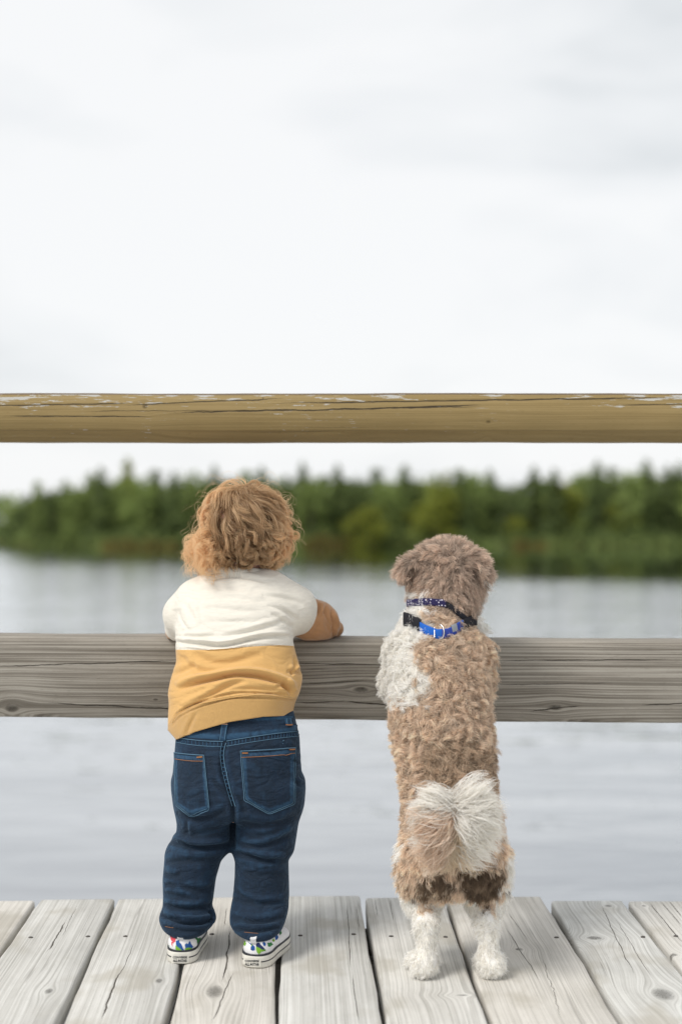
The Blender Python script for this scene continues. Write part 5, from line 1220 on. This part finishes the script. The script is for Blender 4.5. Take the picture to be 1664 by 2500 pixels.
hd = lambda c_: c_[:, 2] > at(0, 1470, 2.52)[2]
bk = lambda c_: ~hd(c_) & (c_[:, 2] > at(0, 2030, 2.3)[2])
lg = lambda c_: (c_[:, 2] <= at(0, 2030, 2.3)[2])
def headflow(P, N, rs):
    v = P-(HC+np.array([-.004, -.045, .030])); return v+np.array([0, 0, -.02])+rs.normal(size=P.shape)*.022
def downflow(P, N, rs): return np.tile([0, 0, -1.], (len(P), 1))+rs.normal(size=P.shape)*.3
neck_gap = lambda c_: True
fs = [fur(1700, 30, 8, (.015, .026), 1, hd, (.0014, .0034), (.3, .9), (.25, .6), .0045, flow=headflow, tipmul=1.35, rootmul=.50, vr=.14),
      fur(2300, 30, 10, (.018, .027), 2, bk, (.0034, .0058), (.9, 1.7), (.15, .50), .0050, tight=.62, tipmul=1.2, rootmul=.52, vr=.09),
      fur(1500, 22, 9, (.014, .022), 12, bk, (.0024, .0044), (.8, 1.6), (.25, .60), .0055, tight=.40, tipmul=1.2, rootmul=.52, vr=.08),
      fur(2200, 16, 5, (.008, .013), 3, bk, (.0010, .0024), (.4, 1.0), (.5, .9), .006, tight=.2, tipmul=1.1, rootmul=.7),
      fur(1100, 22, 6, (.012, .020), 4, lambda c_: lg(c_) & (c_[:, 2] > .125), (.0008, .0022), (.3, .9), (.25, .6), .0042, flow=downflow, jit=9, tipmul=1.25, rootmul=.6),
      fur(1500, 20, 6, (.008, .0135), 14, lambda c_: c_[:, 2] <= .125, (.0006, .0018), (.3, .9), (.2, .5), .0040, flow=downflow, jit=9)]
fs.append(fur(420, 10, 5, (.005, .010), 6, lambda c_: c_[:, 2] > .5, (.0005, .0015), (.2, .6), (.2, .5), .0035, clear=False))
# feathered tips on the ears
ear = lambda c_: hd(c_) & (np.abs(c_[:, 0]-HC[0]) > .060)
fs.append(fur(170, 20, 7, (.012, .020), 5, ear, (.0005, .0015), (.2, .6), (.1, .35), .004, flow=lambda P, N, rs: np.stack([np.sign(P[:, 0]-HC[0])*.35, P[:, 1]*0, -np.ones(len(P))], 1)+rs.normal(size=P.shape)*.15))
v, q = merge([h_[:2] for h_ in fs]); v[:, 2] = np.maximum(v[:, 2], .0008)
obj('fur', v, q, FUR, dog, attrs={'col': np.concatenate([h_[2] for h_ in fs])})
# tail plume: long hair falling away on both sides of the curled tail
def plume(n, ns, K, seed, angs, Ls, cfn, bulge=.02, wid=.004, sag=.6):
    rs = np.random.RandomState(seed); a = R(1)*(angs[0]+(angs[1]-angs[0])*rs.rand(n)); L = Ls[0]+(Ls[1]-Ls[0])*rs.rand(n)
    tc = np.array(tail_core); u = rs.rand(n)*2.4; i = u.astype(int); rt = tc[i]+(tc[i+1]-tc[i])*(u-i)[:, None]
    d = np.stack([np.cos(a), np.zeros(n), np.sin(a)], 1); P = np.zeros((n, ns, K, 3)); o = rs.normal(size=(n, ns, 3))*wid; bl = bulge*(.3+.9*rs.rand(n)); wv_ = rs.rand(n)*6.28
    pl_ = .8+.3*rs.rand(n, ns)[..., None]
    dirn = np.where(np.cos(a) < 0, -1, 1); cur = a.copy(); pos = rt[:, None]+o*.5
    for k in range(K):
        t = k/(K-1)
        P[:, :, k] = pos + o*(t*2.2-t*t*2.3) + np.stack([np.sin(wv_*3+t*4), 0*wv_, np.cos(wv_*2+t*5)], 1)[:, None]*.006*t + np.array([0, -1., 0])*(bl[:, None, None]*math.sin(min(t*1.15, 1)*2.7)) + np.array([0, 0, 1.])*.0016*np.sin(wv_[:, None, None]+t*5)
        dd = np.stack([np.cos(cur), np.zeros(n), np.sin(cur)], 1); pos = pos + dd[:, None]*(L[:, None, None]*pl_)/(K-1)
        dif_ = (-math.pi/2 - cur + math.pi) % (2*math.pi) - math.pi; cur = cur + dif_*sag*(.3+1.4*t)/(K-1)
    S = n*ns; P = P.reshape(S, K, 3); r = .00042*(1-.8*np.linspace(0, 1, K)[None]**2)*np.ones((S, 1))
    nr = np.tile([0, -1., .35], (S*K, 1)) + (P.reshape(-1, 3)-np.array(tail_core[1]))*np.array([9., 0, 9.]); nr /= np.linalg.norm(nr, axis=1)[:, None]; V_, Q_ = ribbons(P, r, nr.reshape(S, K, 3), rs)
    c_ = np.repeat(cfn(a, rs), ns, 0)[:, None]*(.86+.16*np.linspace(0, 1, K)[None, :, None])*(1+rs.normal(size=(S, 1, 1))*.05); return V_, Q_, np.repeat(np.clip(c_, 0, .975).reshape(-1, 3), 2, 0)
PNK = np.array((.84, .70, .58)); CRM = np.array((.84, .73, .58))
def cL(a, rs): w = (np.degrees(a) < 172+rs.normal(size=len(a))*7)[:, None]; return np.where(w, WHT*.95, PNK*(.85+.3*rs.rand(len(a), 1)))
def cR(a, rs): return WHT*(.96+.05*rs.rand(len(a), 1))
def cD(a, rs): return CRM*(.8+.3*rs.rand(len(a), 1))
ps = [plume(150, 44, 13, 1, (122, 238), (.045, .074), cL, wid=.0065), plume(170, 44, 13, 2, (-52, 78), (.046, .076), cR, wid=.0065, bulge=.026), plume(60, 40, 13, 3, (236, 300), (.045, .068), cD, .012, sag=.2, wid=.006), plume(50, 24, 10, 4, (60, 150), (.02, .04), cR, .018, sag=.9, wid=.006)]
v, q = merge([h_[:2] for h_ in ps]); obj('tail', v, q, FUR, dog, attrs={'col': np.concatenate([h_[2] for h_ in ps])})
# nose and eyes, on the far side
NOSE = plain('black_nose', (.015, .013, .013), .35, .5)
v, q = uv_ball(HC+np.array([.030, .112, -.006]), .0085); obj('nose', v, q, NOSE, dog)
for s in (-1, 1): v, q = uv_ball(HC+np.array([.010+s*.024, .060, .010]), .0065); obj('eye', v, q, NOSE, dog)
# ---- collars
def strap(nm, mat, back, cy, ry, hw, par, x_off=.004, part=None, th=.0012, dy=0.0):
    """band round the neck whose near side follows the line back[(px,py)] at depth cy-ry"""
    xs_ = [at(a, b, cy-ry*.6)[0] for a, b in back]; zs_ = [at(a, b, cy-ry*.6)[2] for a, b in back]
    x0, x1 = xs_[0], xs_[-1]; cx = (x0+x1)/2; rx = (x1-x0)/2
    V = []; n = 96; rng = range(n) if part is None else range(int(part[0]*n), int(part[1]*n)+1)
    ids = list(rng)
    for i in ids:
        a = math.pi+ i/n*2*math.pi   # starts at the left, runs round the back (towards the camera)
        x = cx+rx*math.cos(a); y = cy+ry*math.sin(a)+dy
        if math.sin(a) <= 0: z = np.interp(x, xs_, zs_)
        else: z = np.interp(x, [x0, x1], [zs_[0], zs_[-1]]) - .006*math.sin(a)
        o = np.array([math.cos(a)/rx, math.sin(a)/ry, 0]); o /= np.linalg.norm(o)
        hit = T_D.ray_cast(Vector((x, y, z))+Vector(o)*.05, -Vector(o), .08)
        hit2 = T_D.ray_cast(Vector((x, 2.2, z)), Vector((0, 1, 0)), .35)
        if math.sin(a) < -.35 and hit2[0] is not None: y = hit2[0][1]-.0055
        elif hit[0] is not None: x, y = hit[0][0]+o[0]*.0055, hit[0][1]+o[1]*.0055
        for (r, h) in ((-th, -hw), (-th, hw), (th*.7, hw), (th, hw*.8), (th, -hw*.8), (th*.7, -hw)): V.append(np.array([x, y, z+h])+o*r)
    K = 6; m_ = len(ids); Q = [[i*K+k, ((i+1) % m_)*K+k, ((i+1) % m_)*K+(k+1) % K, i*K+(k+1) % K] for i in range(m_ if part is None else m_-1) for k in range(K)]
    if part is not None: Q += [list(range(K)), [(m_-1)*K+k for k in range(K)][::-1]]
    return obj(nm, np.array(V), Q, mat, par, False)
mm = M('polka_dot_webbing'); c = mm.coord(); vo = mm.n('TexVoronoi', {'Vector': c, 'Scale': 210.0, 'Randomness': .45}).outputs['Distance']
POLKA = mm.done(mm.bsdf(mm.mix(mm.step(vo, .30, .22), (.025, .022, .075), (.72, .70, .80)), .8, None, .2))
BLKW = plain('black_webbing', (.018, .018, .024), .8, .25, 0, .3, 700, .4, 900); BLUEW = plain('blue_webbing', (.006, .115, .52), .55, .35, 0, .12, 500, .4, 1200); PURP = plain('violet_webbing', (.03, .06, .33), .6, .3, 0, .1, 500, .3, 1200)
c1 = strap('collar', BLKW, b1, 2.520, .063, .0056, dog)
c1['label'] = 'upper black collar with a white-dotted navy stretch'
strap('dotted_band', POLKA, b1, 2.520, .0642, .0062, c1, part=(.02, .265), th=.0016)
c2 = strap('collar', BLUEW, b2, 2.508, .071, .0085, dog)
c2['label'] = 'lower blue collar with black buckle and steel ring'
strap('webbing', BLKW, b2, 2.508, .0722, .0088, c2, part=(.36, .99), th=.0015); strap('webbing', PURP, b2, 2.508, .0719, .0082, c2, part=(.245, .345), th=.0014)
bk_ = strap('buckle', BLKW, b2, 2.508, .0745, .0125, c2, part=(.035, .135), th=.0038)
STEEL = plain('steel', (.62, .60, .58), .25, .5, 1.0); TAGM = plain('grey_tag', (.30, .33, .36), .4, .4)
def neckp(px, py, off): h_, n1 = cast(T_D, px, py); return h_ + np.array([0, -1., 0])*(.0062+off)
rr = [neckp(1072+10*math.cos(t), 1541+17*math.sin(t), .006+.003*math.sin(t)) for t in np.linspace(-1.6, 1.7, 14)]
v, q = tube(rr, .0014, 6); obj('ring', v, q, STEEL, c2)
v, q = tube([neckp(1059, 1530, .0035), neckp(1059, 1555, .0035)], .0009, 6); obj('slider', v, q, STEEL, c2)
v, q = beam(neckp(1101, 1534, .0030), neckp(1114, 1529, .0030), .0018, .0125, .0004, 2); obj('tag', v, q, TAGM, c2, False)
